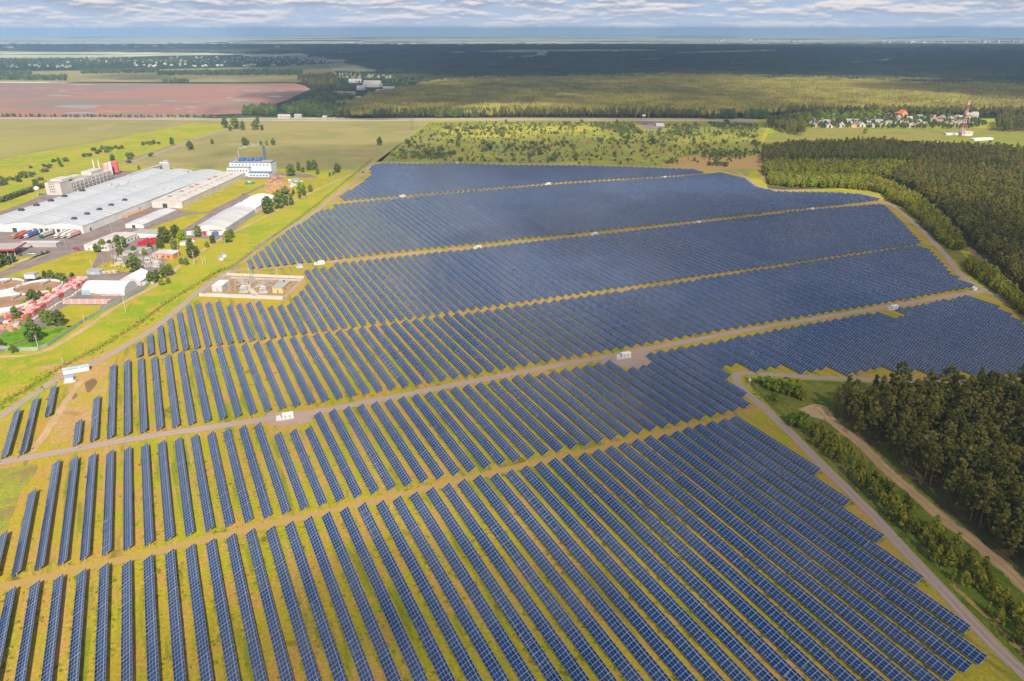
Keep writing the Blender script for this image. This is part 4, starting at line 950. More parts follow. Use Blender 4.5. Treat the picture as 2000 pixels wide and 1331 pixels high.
for i in range(4): silo(317.0 + i * 4.6, 336.5 + .15 * i, 1.75, 11.5, M['steel'], 'slim grey silo in the row of four, number %d from the left' % (i + 1), group='row of four grey silos')
cv = thing('conveyor', 'blue grey enclosed conveyor slanting across the factory roof', 'conveyor', (*at(251, 347, 7), .04), math.atan2(*(lambda a, b: (a[0] - b[0], b[1] - a[1]))(at(251, 347, 7), at(288, 331, 9))))
MB().prism([(-1.6, 7.2), (1.6, 7.2), (1.6, 9.6), (0, 10.3), (-1.6, 9.6), (-1.6, 7.2)], 0, 84).build('gallery', M['grey'], cv)
MB().box(-2.5, 2.5, 82, 88, 0, 12).build('head_house', M['steel'], cv)
l_ = MB()
for y in (6, 26, 48, 70): l_.box(-1.2, -.9, y, y + .4, 0, 7.2).box(.9, 1.2, y, y + .4, 0, 7.2)
l_.build('trestle', M['steel'], cv)
# boiler plant with blue stack
bl = thing('boiler_house', 'white boiler house with blue trim and rows of square windows', 'power plant', (-309.5, 880.0, .04), -math.radians(3))
MB().box(-25, 25, 8, 26, 0, 14.5).box(-25.5, 1, 0, 8.01, 0, 9.8).box(1, 26, -4, 8.02, 0, 4.6).build('wall', M['white'], bl)
MB().box(-25.3, 25.3, 7.7, 26.3, 14.5, 15.0).box(-25.8, 1.2, -.2, 7.7, 9.8, 10.3).box(.9, 26.4, -4.3, 7.7, 4.6, 4.9).build('roof_edge', M['blue'], bl)
MB().box(-24, 24, 9, 25, 14.9, 15.2).box(-25, .6, .4, 7.6, 10.2, 10.4).build('roof', M['roofgrey'], bl)
for i in range(11): MB().box(-22 + i * 4.2, -20.6 + i * 4.2, 7.9, 8.05, 11.4, 12.8).build('window', M['glass'], bl)
for i in range(7): MB().box(-23.5 + i * 3.5, -22 + i * 3.5, -.1, .05, 5.8, 7.4).build('window', M['glass'], bl)
for i in range(6): MB().box(3 + i * 3.8, 5.4 + i * 3.8, -4.1, -3.9, 1.0, 2.6).build('window', M['blue'], bl)
for i in range(3):
    u = MB().box(-3.8, 3.8, -2.5, 2.5, .8, 3.4); u.tube((-2, 0, 3.4), (-2, 0, 4.2), 1.0).tube((2, 0, 3.4), (2, 0, 4.2), 1.0)
    for q in (-3.4, 3.4): u.box(q - .2, q + .2, -2, 2, 0, .8)
    o = u.build('cooling_unit', M['blue'], bl); o.location = (-13 + i * 10, 18, 15.1)
stk = thing('blue_stack', 'tall blue lattice stack beside the boiler house', 'chimney', (-297.0, 908.0, .04), 0)
g = MB()
for (a, b_) in ((-1.1, -1.1), (1.1, -1.1), (1.1, 1.1), (-1.1, 1.1)): g.tube((a * 1.5, b_ * 1.5, 0), (a, b_, 31), .2, n=5)
for i in range(10):
    z = i * 3.1
    g.tube((-1.5, -1.5, z), (1.4, -1.4, z + 3), .08, n=4).tube((1.5, -1.5, z), (1.4, 1.4, z + 3), .08, n=4).tube((-1.4, 1.4, z), (-1.5, -1.5, z + 3), .08, n=4)
g.build('lattice', M['slate'], stk); MB().tube((0, 0, 0), (0, 0, 32), .9, .8, 12).build('flue', M['slate'], stk)
for i, dx in enumerate((0, 4.2)):
    c = thing('steel_chimney', '%s pink steel chimney beside the boiler house' % ('smoking' if i else 'short'), 'chimney', (-335.0 + dx, 915.0, .04))
    MB().tube((0, 0, 0), (0, 0, 25 - 8 * (1 - i)), .9, .7, 10).build('stack', M['pale'], c)
g = np.random.default_rng(4); V, Fa = [], []
sm, T = new_mat('smoke_vapour'); ob_ = T.n('ShaderNodeTexCoord').outputs['Object']; sx_ = T.n('ShaderNodeSeparateXYZ', {0: ob_})
al = T.math('MULTIPLY', T.ramp(T.noise(ob_, 0.28, 4.0, 0.6), 0.35, 0.7), T.ramp(sx_.outputs[0], 36.0, -6.0))
T.n('ShaderNodeOutputMaterial', {'Surface': T.n('ShaderNodeMixShader', {0: T.math('MULTIPLY', al, 0.75), 1: T.n('ShaderNodeBsdfTransparent'), 2: T.n('ShaderNodeBsdfDiffuse', {'Color': (.8, .76, .72, 1)})})})
smo = MB(); prof = []
for i in range(26):
    q = i / 25; k = len(smo.v); r = .8 + 2.4 * q ** .7 * (1 + .35 * math.sin(i * 1.9)); cz = 25 + 7 * q ** .5 + .8 * math.sin(i * 1.3); cx_ = 34 * q ** 1.1
    for j in range(10):
        a = 2 * math.pi * j / 10; smo.v.append((cx_, r * math.cos(a), cz + r * .8 * math.sin(a)))
    if i:
        for j in range(10):
            j2 = (j + 1) % 10; smo.f.append([k - 10 + j, k + j, k + j2, k - 10 + j2]); smo.m.append(0)
smo.f.append(list(range(10))); smo.m.append(0); smo.f.append([k + 9 - j for j in range(10)]); smo.m.append(0)
o = smo.build('smoke', sm); o.location = (-330.8, 915, .04); tag(o, 'thin white smoke drifting from the steel chimney', 'smoke', None, 'stuff')
# fuel station canopy
cn = thing('station_canopy', 'grey roofed filling canopy with bright red edge beside the lorry yard', 'canopy', (-383.0, 545.5, .04), -math.radians(-8))
MB().box(-22, 5, 0, 20, 5.6, 5.9).build('roof', M['roofgrey'], cn); MB().box(-22.2, 5.2, -.25, 0, 4.9, 6.1).box(5, 5.25, 0, 20.2, 4.9, 6.1).box(-22.2, 5.2, 20, 20.25, 4.9, 6.1).box(-22.25, -22, 0, 20, 4.9, 6.1).build('red_edge', M['red'], cn)
for a in (-18, -10, -1.5, 3.5):
    for b_ in (3, 16): MB().box(a - .3, a + .3, b_ - .3, b_ + .3, 0, 5.6).build('column', M['steel'], cn)
gable('pay_kiosk', 'low grey kiosk building behind the filling canopy', 'kiosk', -362.0, 573.0, 30, 7, 3.0, 3.1, M['grey'], M['roofC'], math.radians(0))

# sludge tanks
def basin(u, v, label):
    t = thing('round_tank', label, 'tank', (*at(u, v, 4.0), .04), 0, 'round settling tanks')
    MB().ring(0, 0, [(14.5, 0), (14.5, 4.2), (13.9, 4.2), (13.9, 2.6)], 48).build('rim', M['white'], t, False)
    MB().poly([(13.92 * math.cos(a), 13.92 * math.sin(a), 3.0) for a in np.linspace(0, 6.283, 49)[:-1]]).build('contents', M['slurry'], t)
    g = MB(); g.box(-.5, .5, 4, 15.5, 4.3, 4.45); 
    for q in (-.5, .5):
        g.tube((q, 4, 5.2), (q, 15.5, 5.2), .05, n=4)
        for y in (4, 8, 12, 15.4): g.tube((q, y, 4.4), (q, y, 5.2), .04, n=4)
    g.tube((0, 4.4, 2.8), (0, 4.4, 5.6), .25, n=8); g.build('walkway', M['steel'], t); return t
basin(74, 559.5, 'round white settling tank with brown contents, rightmost of three'); basin(-3, 557, 'round white settling tank at the left edge of the picture, behind the others'); basin(15, 588, 'round white settling tank lowest of the three')
pb_ = thing('pump_house', 'small white pump house on legs behind the right settling tank', 'hut', (*at(60, 551), .04), 0)
MB().box(-3.5, 3.5, 0, 5, 2.2, 5.4).build('cabin', M['white'], pb_); MB().box(-3.7, 3.7, -.2, 5.2, 5.4, 5.6).build('roof', M['roofgrey'], pb_)
MB().box(-3, -2.6, .3, .7, 0, 2.2).box(2.6, 3, .3, .7, 0, 2.2).box(-3, -2.6, 4.3, 4.7, 0, 2.2).box(2.6, 3, 4.3, 4.7, 0, 2.2).build('legs', M['dark'], pb_)

# lorries and cars
def lorry(x, y, az, cab, box_, label):
    t = thing('lorry', label, 'lorry', (x, y, .1), -az, 'lorries at the loading docks')
    MB().prism([(0, .9), (2.1, .9), (2.3, 1.6), (2.1, 3.0), (0, 3.2), (0, .9)], -1.2, 1.2).build('cab', cab, t).rotation_euler = (0, 0, -math.pi / 2)
    MB().box(-1.02, 1.02, -2.32, -2.2, 1.75, 2.6).build('windscreen', M['glass'], t)
    tr = MB().box(-1.25, 1.25, .5, 13.2, 1.15, 3.95).build('trailer', box_, t); MB().box(-1.0, 1.0, -1.5, 13, .75, 1.12).build('chassis', M['dark'], t)
    for y_ in (-1.0, 1.4, 9.6, 10.8, 12.0):
        for sx in (-1, 1): MB().tube((sx * .8, y_, .5), (sx * 1.2, y_, .5), .5, n=12).build('wheel', M['rubber'], t)
    return t
for i, (xx, cab, bx_, lb) in enumerate([(-411.5, 'orange', 'roofbrown', 'orange lorry with brown trailer, leftmost at the docks'), (-406.5, 'red', 'pink', 'red lorry with red trailer at the docks'), (-401.5, 'white', 'blue', 'lorry with white cab and blue trailer at the docks'),
                                       (-389.5, 'green', 'offwhite', 'green lorry with cream trailer at the docks'), (-376.5, 'white', 'offwhite', 'lorry with dark framed cream trailer at the docks'), (-371.5, 'white', 'white', 'white lorry second from the hall corner'), (-366.5, 'white', 'pale', 'white lorry with pinkish trailer nearest the hall corner')]):
    lorry(xx, 599.5 + .4 * i % 1.5, math.radians(4), M[cab], M[bx_], lb)
def car(x, y, az, m, label, group='parked cars'):
    t = thing('parked_car', label, 'car', (x, y, .1), -az, group)
    MB().prism([(-2.1, .35), (2.1, .35), (2.1, .8), (1.2, .95), (-1.7, .95), (-2.1, .8), (-2.1, .35)], -.85, .85).build('body', m, t)
    MB().prism([(-1.7, .95), (1.1, .95), (.5, 1.45), (-1.2, 1.45), (-1.7, .95)], -.75, .75).build('cabin', M['glass'], t)
    for a in (-1.3, 1.3):
        for b_ in (-.86, .86): MB().tube((a, b_ - .08, .33), (a, b_ + .08, .33), .33, n=10).build('wheel', M['rubber'], t)
for u, v, mm, lb in ((60, 497.5, 'white', 'white car parked right of the canopy, among dark ones'), (67, 497, 'white', 'small white car in the short row by the lawn'), (82, 495, 'dark', 'dark car at the lawn edge beside a white van'), (93, 493, 'dark', 'black car parked rightmost by the lawn'), (40, 499, 'dark', 'dark car beside the white drum under the canopy'), (86, 479, 'pink', 'pale red car beside the bright red one'), (94, 475, 'red', 'bright red car on the yard'), (149, 487, 'crimson', 'crimson car left of the office'), (154, 489.5, 'crimson', 'crimson car touching the office front'), (62, 483, 'dark', 'dark car below the white kiosk'), (1262, 242, 'red', 'red car on the far asphalt lot'), (1268, 243.5, 'white', 'white car on the far asphalt lot'), (1257, 244, 'dark', 'dark car on the far asphalt lot')):
    car(*at(u, v), rnd.uniform(-.4, 1.2), M[mm], lb)
# stacked goods
def stack(x, y, w_, d_, h_, m, label, group, az=0.0, name='crate_stack', lay=3, cat='crates'):
    mb = MB()
    for i in range(lay):
        s = 1 - .04 * (i % 2); mb.box(-w_ / 2 * s, w_ / 2 * s, -d_ / 2 * s, d_ / 2 * s, h_ * i / lay + .02, h_ * (i + .88) / lay)
    o = mb.build(name, m); o.location = (x, y, .1); o.rotation_euler = (0, 0, -az); return tag(o, label, cat, group)
gC = 'pink crate stacks along the settling tanks'
for j in range(5):
    for i in range(27):
        if rnd.random() < .05: continue
        y = 414 + i * 2.85; x = -301.5 + j * 2.5 + (0 if i > 4 else 1.2)
        top_ = j < 1 and i > 8
        stack(x, y, 2.2, 2.4, rnd.uniform(2.6, 3.4), M['pink'] if (top_ or rnd.random() < .25) else (M['pale'] if rnd.random() < .65 else M['offwhite']), ('tall bright red' if top_ else 'faded pink') + ' stack of plastic crates in the long row beside the settling tanks', gC)
for i in range(26): stack(-285.5 + .1 * i % 1, 414.5 + i * 2.3, 1.2, 2.0, rnd.uniform(.8, 1.5), M['concrete'], 'low grey pallet stack edging the pink crate row', 'low grey pallet stacks', name='pallet_stack', cat='pallets')
for i in range(17):
    for j in range(3): stack(-282.5 + i * 1.65, 441.5 + j * 2.2, 1.4, 1.9, 1.2 + .2 * (j % 2), M['pale'] if (i + j) % 3 else M['concrete'], 'low whitish stack of crates in the block in front of the arched tent', 'whitish crate block', name='crate_stack')
for i in range(9):
    for j in range(5):
        if (i * 7 + j * 3) % 5 == 0: continue
        stack(-301 + i * 1.9 + j * .6, 578 + j * 3.6 + i * .4, 1.6, 2.2, rnd.uniform(1.6, 2.6), M['crimson'], 'crimson crate stack in the yard beside the office', 'crimson crate stacks')
gT = 'orange timber stacks behind the tent halls'
for i in range(70):
    u, v = rnd.uniform(518, 570), rnd.uniform(345, 377)
    if abs(u - 545) > 12 + (v - 345) * .7: continue
    stack(*at(u, v), rnd.uniform(3, 6), rnd.uniform(1.6, 2.6), rnd.uniform(1.2, 2.6), M['orange'] if rnd.random() < .6 else M['wood'], 'orange brown stack of timber and bricks in the storage yard', gT, rnd.uniform(-.2, .2), 'timber_stack', 4, 'timber')
for i in range(22):
    stack(*at(rnd.uniform(566, 590), rnd.uniform(352, 366)), rnd.uniform(2, 4), 2, rnd.uniform(1.2, 2.4), M['lblue'] if rnd.random() < .6 else M['white'], 'pale blue stack of goods right of the orange timber', 'pale blue goods stacks', rnd.uniform(-.3, .3), 'goods_stack', 3, 'goods')
for i in range(9): stack(*at(248 + i * 4.6, 425 - i * 1.75), 3.6, 3.0, 1.6, M['orange'], 'orange brown stack of boards along the factory wall', 'boards along the factory wall', GA, 'board_stack', 4, 'timber')
for i, mm in enumerate(['white', 'lblue', 'lblue', 'red', 'white', 'blue', 'white', 'white']): stack(*at(372 + i * 9.8, 459 + .6 * (i % 3)), 5.2, 3.0, 3.0, M[mm], {'white': 'white wrapped pallet stack in front of the warehouse', 'lblue': 'pale blue wrapped pallet stack in front of the warehouse', 'red': 'red wrapped pallet stack in front of the warehouse', 'blue': 'deep blue wrapped pallet stack in front of the warehouse'}[mm], 'wrapped pallets in front of the warehouse', 0, 'pallet_stack', 3, 'pallets')
for i in range(16): stack(*at(rnd.uniform(262, 300), rnd.uniform(545, 558)), 2.6, 2.2, rnd.uniform(1, 2), M['orange'] if i % 3 == 0 else M['offwhite'], 'pale or orange goods pile right of the arched tent', 'goods right of the tent', .1, 'goods_pile', 3, 'goods')
for i in range(14): stack(*at(182 + i * 4.2, 577 + .5 * (i % 2)), 2.2, 1.6, rnd.uniform(.8, 1.5), M['wood'] if i < 4 else M['pale'], 'low heap of pallets along the front of the arched tent', 'pallets along the arched tent', 0, 'pallet_stack', 2, 'pallets')
for i in range(10): stack(*at(183 + i * 5, 536 - .3 * i), 3, 2.2, rnd.uniform(1.2, 2), M['wood'] if i % 2 else M['offwhite'], 'beige goods pile below the old switchyard', 'beige goods below the switchyard', .1, 'goods_pile', 3, 'goods')
for i in range(26): stack(*at(rnd.uniform(-20, 38), rnd.uniform(612, 648)), 3, 2.6, rnd.uniform(1, 2.2), M[rnd.choice(['orange', 'lblue', 'offwhite', 'pale', 'brick'])], 'mixed building goods pile at the left edge below the settling tanks', 'mixed goods at the left edge', rnd.uniform(-.4, .4), 'goods_pile', 3, 'goods')
for i in range(6): stack(*at(34 + i * 4, 672 - i * 1.4), .7, 6.5, .5, M['roofbrown'], 'rusty pipe bundle lying on the grass by the fence', 'rusty pipe bundles', .5, 'pipe_bundle', 1, 'pipes')
gv = thing('green_container', 'dark green container with white lid on the yellow lawn', 'container', (*at(488, 360.5), .1), .2); MB().box(-5, 5, -1.6, 1.6, 0, 2.3).build('body', M['green'], gv); MB().box(-1.6, 1.6, -1.2, 1.2, 2.3, 3.0).build('lid', M['white'], gv)
for u, v in ((431, 509), (437, 503)):
    t = thing('field_cabin', 'small white cabin, %s of the pair on the grass by the ditch' % ('front' if u < 435 else 'rear'), 'cabin', (*at(u, v), .1), -.9); MB().box(-2.6, 2.6, -1.3, 1.3, .3, 2.6).build('body', M['white'], t); MB().box(-2.7, 2.7, -1.4, 1.4, 2.6, 2.75).build('roof', M['roofgrey'], t); MB().box(-2.3, -1.9, -1, 1, 0, .3).box(1.9, 2.3, -1, 1, 0, .3).build('skid', M['dark'], t)
wt = thing('water_tower', 'small round white water tank on a post by the hedge', 'tank', (*at(74.5, 383), .1)); MB().tube((0, 0, 0), (0, 0, 5), .5).build('post', M['steel'], wt); MB().ring(0, 0, [(.3, 5), (2.2, 6.2), (2.6, 7.6), (2.2, 9), (.3, 10), (.01, 10)], 16).build('tank', M['white'], wt)

# poles, fences, masts
def pole(u, v, h, label, kind='single', group='wooden utility poles', az=.3):
    t = thing('utility_pole', label, 'pole', (*at(u, v), .06), az, group)
    MB().tube((0, 0, 0), (0, 0, h), .17, .12, 7).build('post', M['concrete'], t)
    g = MB().box(-1.0, 1.0, -.06, .06, h - .9, h - .75)
    if kind == 'a': g.tube((1.6, 0, 0), (0, 0, h - .5), .13, n=6)
    if kind == 'double': g.box(-1.3, 1.3, -.06, .06, h - 2.4, h - 2.25)
    g.build('crossarm', M['wood'], t)
    k = MB()
    for q in (-.9, 0, .9): k.tube((q, 0, h - .75), (q, 0, h - .4), .07, n=5)
    k.build('insulator', M['dark'], t); return t
for u, v, h, kd, lb in ((246, 611, 16, 'double', 'tall utility pole by the sandy track in front of the arched tent'), (380, 519.5, 12, 'a', 'braced utility pole left of the two short posts'), (396.5, 518.5, 6.2, 's', 'left short bare post on the grass strip'), (401.5, 515.5, 6.2, 's', 'right short bare post on the grass strip'), (440, 479, 9, 's', 'utility pole at the bright tree near the warehouse corner'),
                        (565, 404.5, 11.5, 's', 'utility pole right of the dark poplars'), (651, 347, 9, 's', 'utility pole beside the lone tree by the field'), (123, 709.5, 3.2, 's', 'short white post by the perimeter road'), (76, 684.5, 9, 'double', 'utility pole with lamps at the fence corner'), (165, 629.5, 5, 's', 'short fence side pole below the crate block'), (366, 502, 8, 's', 'utility pole among trees behind the brick workshop'), (350, 503, 8.5, 's', 'utility pole right of the brick workshop'),
                        (181, 526.5, 8.5, 's', 'pole at the corner of the old switchyard'), (240, 489, 9, 's', 'pole in the tree group before the office'), (361, 518, 6, 's', 'short pole by the bushes near the sandy track')):
    pole(u, v, h, lb, kd)
for i, (u, v) in enumerate(((66, 395), (130, 488), (219, 455), (66 - 40, 520))):
    t = thing('street_lamp', 'tall grey street lamp, %s' % ['by the hedge of round trees', 'at the edge of the yellow lawn', 'at the road corner behind the office', 'by the lawn track at left'][i], 'street lamp', (*at(u, v), .06), 0, 'street lamps of the works')
    MB().tube((0, 0, 0), (0, 0, 8), .12, .08, 6).tube((0, 0, 8), (-1.6, 0, 8.4), .06, n=5).build('pole', M['steel'], t); MB().box(-2.2, -1.4, -.18, .18, 8.3, 8.5).build('lamp', M['white'], t)
def fence(name, label, pts, h, post, m, mat2, sp=3.0, solid=False, group=None):
    t = thing(name, label, 'fence', (0, 0, .06)); P = [Vector(p) for p in pts]; g = MB(); f = MB()
    for a, b_ in zip(P, P[1:]):
        d = (b_ - a); L = d.length; d.normalize(); n_ = max(1, int(L / sp)); nr = Vector((d.y, -d.x))
        for i in range(n_ + 1):
            q = a + d * (L * i / n_); g.box(q.x - post, q.x + post, q.y - post, q.y + post, 0, h)
        if solid:
            e = nr * .08
            k = len(f.v); f.v += [(*(a - e), 0), (*(b_ - e), 0), (*(b_ + e), 0), (*(a + e), 0), (*(a - e), h - .1), (*(b_ - e), h - .1), (*(b_ + e), h - .1), (*(a + e), h - .1)]
            for q in ((0, 3, 2, 1), (4, 5, 6, 7), (0, 1, 5, 4), (1, 2, 6, 5), (2, 3, 7, 6), (3, 0, 4, 7)): f.f.append([k + j for j in q]); f.m.append(0)
        else:
            for z in np.linspace(.15, h - .1, 5): f.tube((*a, z), (*b_, z), .028, n=3, cap=False)
    g.build('posts', m, t); f.build('panels' if solid else 'wires', mat2, t); return t
fence('slatted_fence', 'grey green slatted fence around the crate yard and works', px((-60, 688), (0, 682), (38, 686), (76, 685), (95, 677), (168, 627), (250, 583), (300, 553)), 2.2, .08, M['steel'], M['turq'], 3, True)
fence('wire_fence', 'thin wire fence following the grassy ditch along the solar field', px((-60, 845), (0, 793), (60, 757), (118, 720), (200, 677), (270, 634), (330, 590), (400, 548), (430, 530), (455, 523), (500, 488), (560, 445), (620, 400), (690, 343), (726, 312)), 1.9, .05, M['dark'], M['dark'], 3.2)
fence('wire_fence', 'thin green wire fence right of the lower perimeter road', px((1456, 737), (1470, 752), (1510, 795), (1570, 846), (1640, 915), (1700, 975), (1760, 1032), (1830, 1110)), 1.9, .05, M['turq'], M['turq'], 3.2)
# walled compound with switchgear
cx0 = px((388.5, 579), (554, 586), (596, 545), (443, 538.5))
fence('concrete_wall', 'pale concrete wall enclosing the transformer compound', cx0 + [cx0[0]], 2.0, .12, M['concrete'], M['concrete'], 2.6, True)
sheet('compound_ground', cx0, 4.2 * Z, M['gravelpad'])
for a, b_, w_ in (((400, 574.5), (552, 580.5), 4), ((470, 546), (500, 577), 3.6), ((450, 543), (590, 548), 3.5), ((500, 562), (520, 552), 3)): ribbon('concrete_path', px(a, b_), w_, 5.2 * Z, M['apad'], 0, 2)
sub = thing('control_container', 'light grey corrugated control cabin inside the walled compound', 'cabin', (*at(434.5, 571.5), .1), -math.radians(3))
MB().box(-6.6, 0, 0, 12.5, .4, 4.2).build('body', M['roofC'], sub); MB().box(-6.8, .2, -.2, 12.7, 4.2, 4.4).build('roof', M['white'], sub); MB().box(-4, -2.6, -.08, .02, .4, 2.6).build('door', M['grey'], sub); MB().box(.02, .12, 5, 6.4, 2.0, 3.0).build('vent', M['dark'], sub)
MB().box(-6.4, -.2, .2, 12.3, 0, .4).build('plinth', M['concrete'], sub)
yb_ = thing('switch_house', 'small yellow switch house with flat grey roof inside the compound', 'building', (*at(552.5, 573.5), .1), -math.radians(5))
MB().box(-6.8, 0, 0, 15, 0, 3.6).build('wall', M['yellow'], yb_); MB().box(-7.1, .3, -.3, 15.3, 3.6, 3.9).build('roof', M['roofgrey'], yb_); MB().box(-4, -2.8, -.08, .02, 0, 2.4).build('door', M['roofbrown'], yb_); MB().box(.0, .09, 4, 5.4, 1.2, 2.2).build('window', M['glass'], yb_); MB().box(-4, -3, 12, 13, 3.9, 4.8).build('roof_box', M['dark'], yb_)
def mast(u, v, h, label, w_=.9, m='steel', group='lattice masts of the compound', arms=False):
    t = thing('lattice_mast', label, 'mast', (*at(u, v), .1), .3, group); g = MB()
    for a, b_ in ((-1, -1), (1, -1), (1, 1), (-1, 1)): g.tube((a * w_, b_ * w_, 0), (a * w_ * .25, b_ * w_ * .25, h), .07, n=4)
    n_ = int(h / 1.8)
    for i in range(n_):
        z0, z1 = h * i / n_, h * (i + 1) / n_; s0, s1 = w_ * (1 - .75 * z0 / h), w_ * (1 - .75 * z1 / h)
        g.tube((-s0, -s0, z0), (s1, -s1, z1), .04, n=3).tube((s0, -s0, z0), (s1, s1, z1), .04, n=3).tube((s0, s0, z0), (-s1, s1, z1), .04, n=3).tube((-s0, s0, z0), (-s1, -s1, z1), .04, n=3)
    g.build('lattice', M[m], t); MB().tube((0, 0, h), (0, 0, h + 3), .06, n=4).build('rod', M[m], t)
    if arms: MB().box(-3.2, 3.2, -.08, .08, h * .7, h * .7 + .15).box(-2.4, 2.4, -.08, .08, h * .85, h * .85 + .15).build('crossarm', M[m], t)
    return t
mast(451, 575, 14, 'tall lattice mast beside the grey control cabin'); mast(494, 553, 9, 'lattice mast in the middle of the compound'); mast(543, 552, 9, 'lattice mast left of the yellow switch house'); mast(488, 547, 9, 'lattice mast at the rear wall of the compound', .7)
def transformer(u, v, label, s=1.0, group='transformers of the compound', name='transformer'):
    t = thing(name, label, 'transformer', (*at(u, v), .12), .1, group)
    MB().box(-1.8 * s, 1.8 * s, -1.1 * s, 1.1 * s, .4, 2.6 * s).build('tank', M['steel'], t); g = MB()
    for i in range(7): g.box(-1.7 * s + i * .5 * s, -1.5 * s + i * .5 * s, -1.7 * s, 1.7 * s, .6, 2.2 * s)
    g.build('radiator', M['grey'], t); MB().tube((-1.2 * s, 0, 3.1 * s), (1.2 * s, 0, 3.1 * s), .35 * s, n=10).build('conservator', M['white'], t); k = MB()
    for q in (-1, 0, 1): k.tube((q * s, -.3, 2.6 * s), (q * s, -.6, 3.8 * s), .14, .07, 6)
    k.build('bushing', M['roofbrown'], t); MB().box(-2.2 * s, 2.2 * s, -1.9 * s, 1.9 * s, 0, .38).build('plinth', M['concrete'], t)
transformer(477, 570, 'large grey transformer left of the compound path', 1.25); transformer(515, 571, 'large grey transformer right of the compound path', 1.25)
def bay(u, v, label, group, s=1.0, post=3.0, m='steel'):
    t = thing('switch_bay', label, 'switchgear', (*at(u, v), .12), rnd.uniform(-.1, .2), group); g = MB()
    for a in (-1.4, 1.4): g.tube((a * s, 0, 0), (a * s, 0, post), .1, n=5)
    g.box(-1.7 * s, 1.7 * s, -.12, .12, post - .1, post + .1); g.build('frame', M[m], t); k = MB()
    for a in (-1.4, 0, 1.4): k.tube((a * s, 0, post), (a * s, 0, post + 1.4), .16, .1, 6).tube((a * s, 0, post + 1.4), (a * s, .9, post + 1.8), .05, n=4)
    k.build('insulator', M['roofbrown'] if m == 'steel' else M['white'], t)
for i, (u, v) in enumerate([(465, 560), (472, 563), (483, 560), (489, 557), (480, 554), (474, 551), (496, 562), (500, 558), (486, 566), (512, 561), (519, 558), (526, 555), (522, 563), (529, 560), (534, 556), (466, 567), (507, 566), (490, 550)]):
    bay(u, v, 'grey switchgear frame with brown insulators inside the walled compound', 'switchgear of the walled compound', 1.15, 3.8)
for i in range(16):
    bay(rnd.choice([rnd.uniform(462, 500), rnd.uniform(508, 536)]), rnd.uniform(552, 570), 'grey switchgear frame with brown insulators inside the walled compound', 'switchgear of the walled compound', .9, rnd.uniform(2.2, 4.2))
for i in range(44):
    u, v = rnd.uniform(222, 330), 0; v = rnd.uniform(507, 528) + (u - 260) * .02
    if 252 < u < 276: continue
    bay(u, v, 'whitish switchgear frame crowded in the old switchyard by the works', 'switchgear of the old switchyard', .9, rnd.uniform(2, 3.2), 'concrete')
for u, v in ((288, 511), (306, 520), (236, 513)): transformer(u, v, 'pale old transformer in the crowded old switchyard', 1.0, 'transformers of the old switchyard')
for i, (u, v) in enumerate(((204, 523), (219, 517), (213, 507), (227.5, 504))):
    t = thing('gantry_leg', 'tall wooden gantry pole, %s of four over the old switchyard' % ['leftmost', 'second', 'third', 'rightmost'][i], 'gantry', (*at(u, v), .1), 0, 'gantry poles'); MB().tube((0, 0, 0), (0, 0, 9.5), .28, .22, 7).build('pole', M['wood'], t)
    MB().box(-.1, .1, -.2, 7.0 if i % 2 == 0 else .2, 9.3, 9.55).build('beam', M['wood'], t)

# inverter cabins in the solar field
def cabin(u, v, label, s=1.0, az=None, group='white inverter stations', sc=.8):
    t = thing('inverter_station', label, 'inverter station', (*at(u, v), .12), -math.radians(65) + math.pi / 2 + math.pi / 2 * 0 if az is None else az, group)
    MB().box(0, 6.2 * s, -1.35, 1.35, .35, 3.0).build('container', M['white'], t); MB().box(-.08, 6.3 * s, -1.45, 1.45, 3.0, 3.12).build('roof', M['tentm'], t)
    MB().box(-3.4 * s, -.7, -1.2, 1.2, .35, 1.5).box(-3.2 * s, -1.0, -.9, .9, 1.5, 2.3).build('transformer', M['white'], t); g = MB()
    for i in range(4): g.box(-2.9 * s + i * .5, -2.75 * s + i * .5, -1.35, 1.35, .6, 1.9)
    g.build('radiator', M['steel'], t); MB().box(-3.8 * s, 6.5 * s, -1.8, 1.8, 0, .34).build('plinth', M['concrete'], t)
    for q in (1.0, 3.4): MB().box(q, q + 1.3, -1.4, -1.34, .5, 2.6).build('door', M['grey'], t)
    t.scale = (sc, sc, sc)
CA = math.radians(22)
cl = [(552, 819, 'on the gravel road near the notch in the front blocks'), (1213, 700, 'in the gravel patch in the middle of the gravel road'), (1740, 605, 'at the right end of the gravel road'), (621, 517, 'just above the walled compound'), (930, 485.5, 'second along the road behind the compound'), (1158, 459.5, 'third along the road behind the compound'), (1361, 437, 'fourth along the road behind the compound'),
      (1583, 411, 'rightmost along the road behind the compound'), (784, 385, 'left end of the farthest sandy road'), (1068, 361, 'in the sandy middle of the farthest road'), (1296, 348.5, 'right end of the farthest road'), (889, 321.5, 'at the scrub edge behind the last rows')]
for u, v, lb in cl: cabin(u, v, 'white inverter station ' + lb, 1.0, CA, sc=.85 if u == 1213 else (.76 if v > 500 else .64))
t = thing('service_building', 'long low pale blue service building beside the perimeter road', 'building', (*at(149, 727.5), .12), CA + .1)
MB().box(-5.5, 6, -1.6, 1.6, .2, 2.6).build('wall', M['white'], t); MB().prism([(-1.9, 2.6), (1.9, 2.6), (0, 3.3), (-1.9, 2.6)], -5.8, 6.3).build('roof', M['lblue'], t).rotation_euler = (0, 0, -math.pi / 2)
t = thing('service_hut', 'small white hut below the long service building', 'hut', (*at(137, 745), .12), CA); MB().box(-1.8, 1.8, -1.6, 1.6, .3, 2.4).build('wall', M['white'], t); MB().box(-2, 2, -1.8, 1.8, 2.4, 2.6).build('roof', M['lblue'], t); MB().box(-2.6, 2.6, -2.4, 2.4, 0, .28).build('plinth', M['concrete'], t)
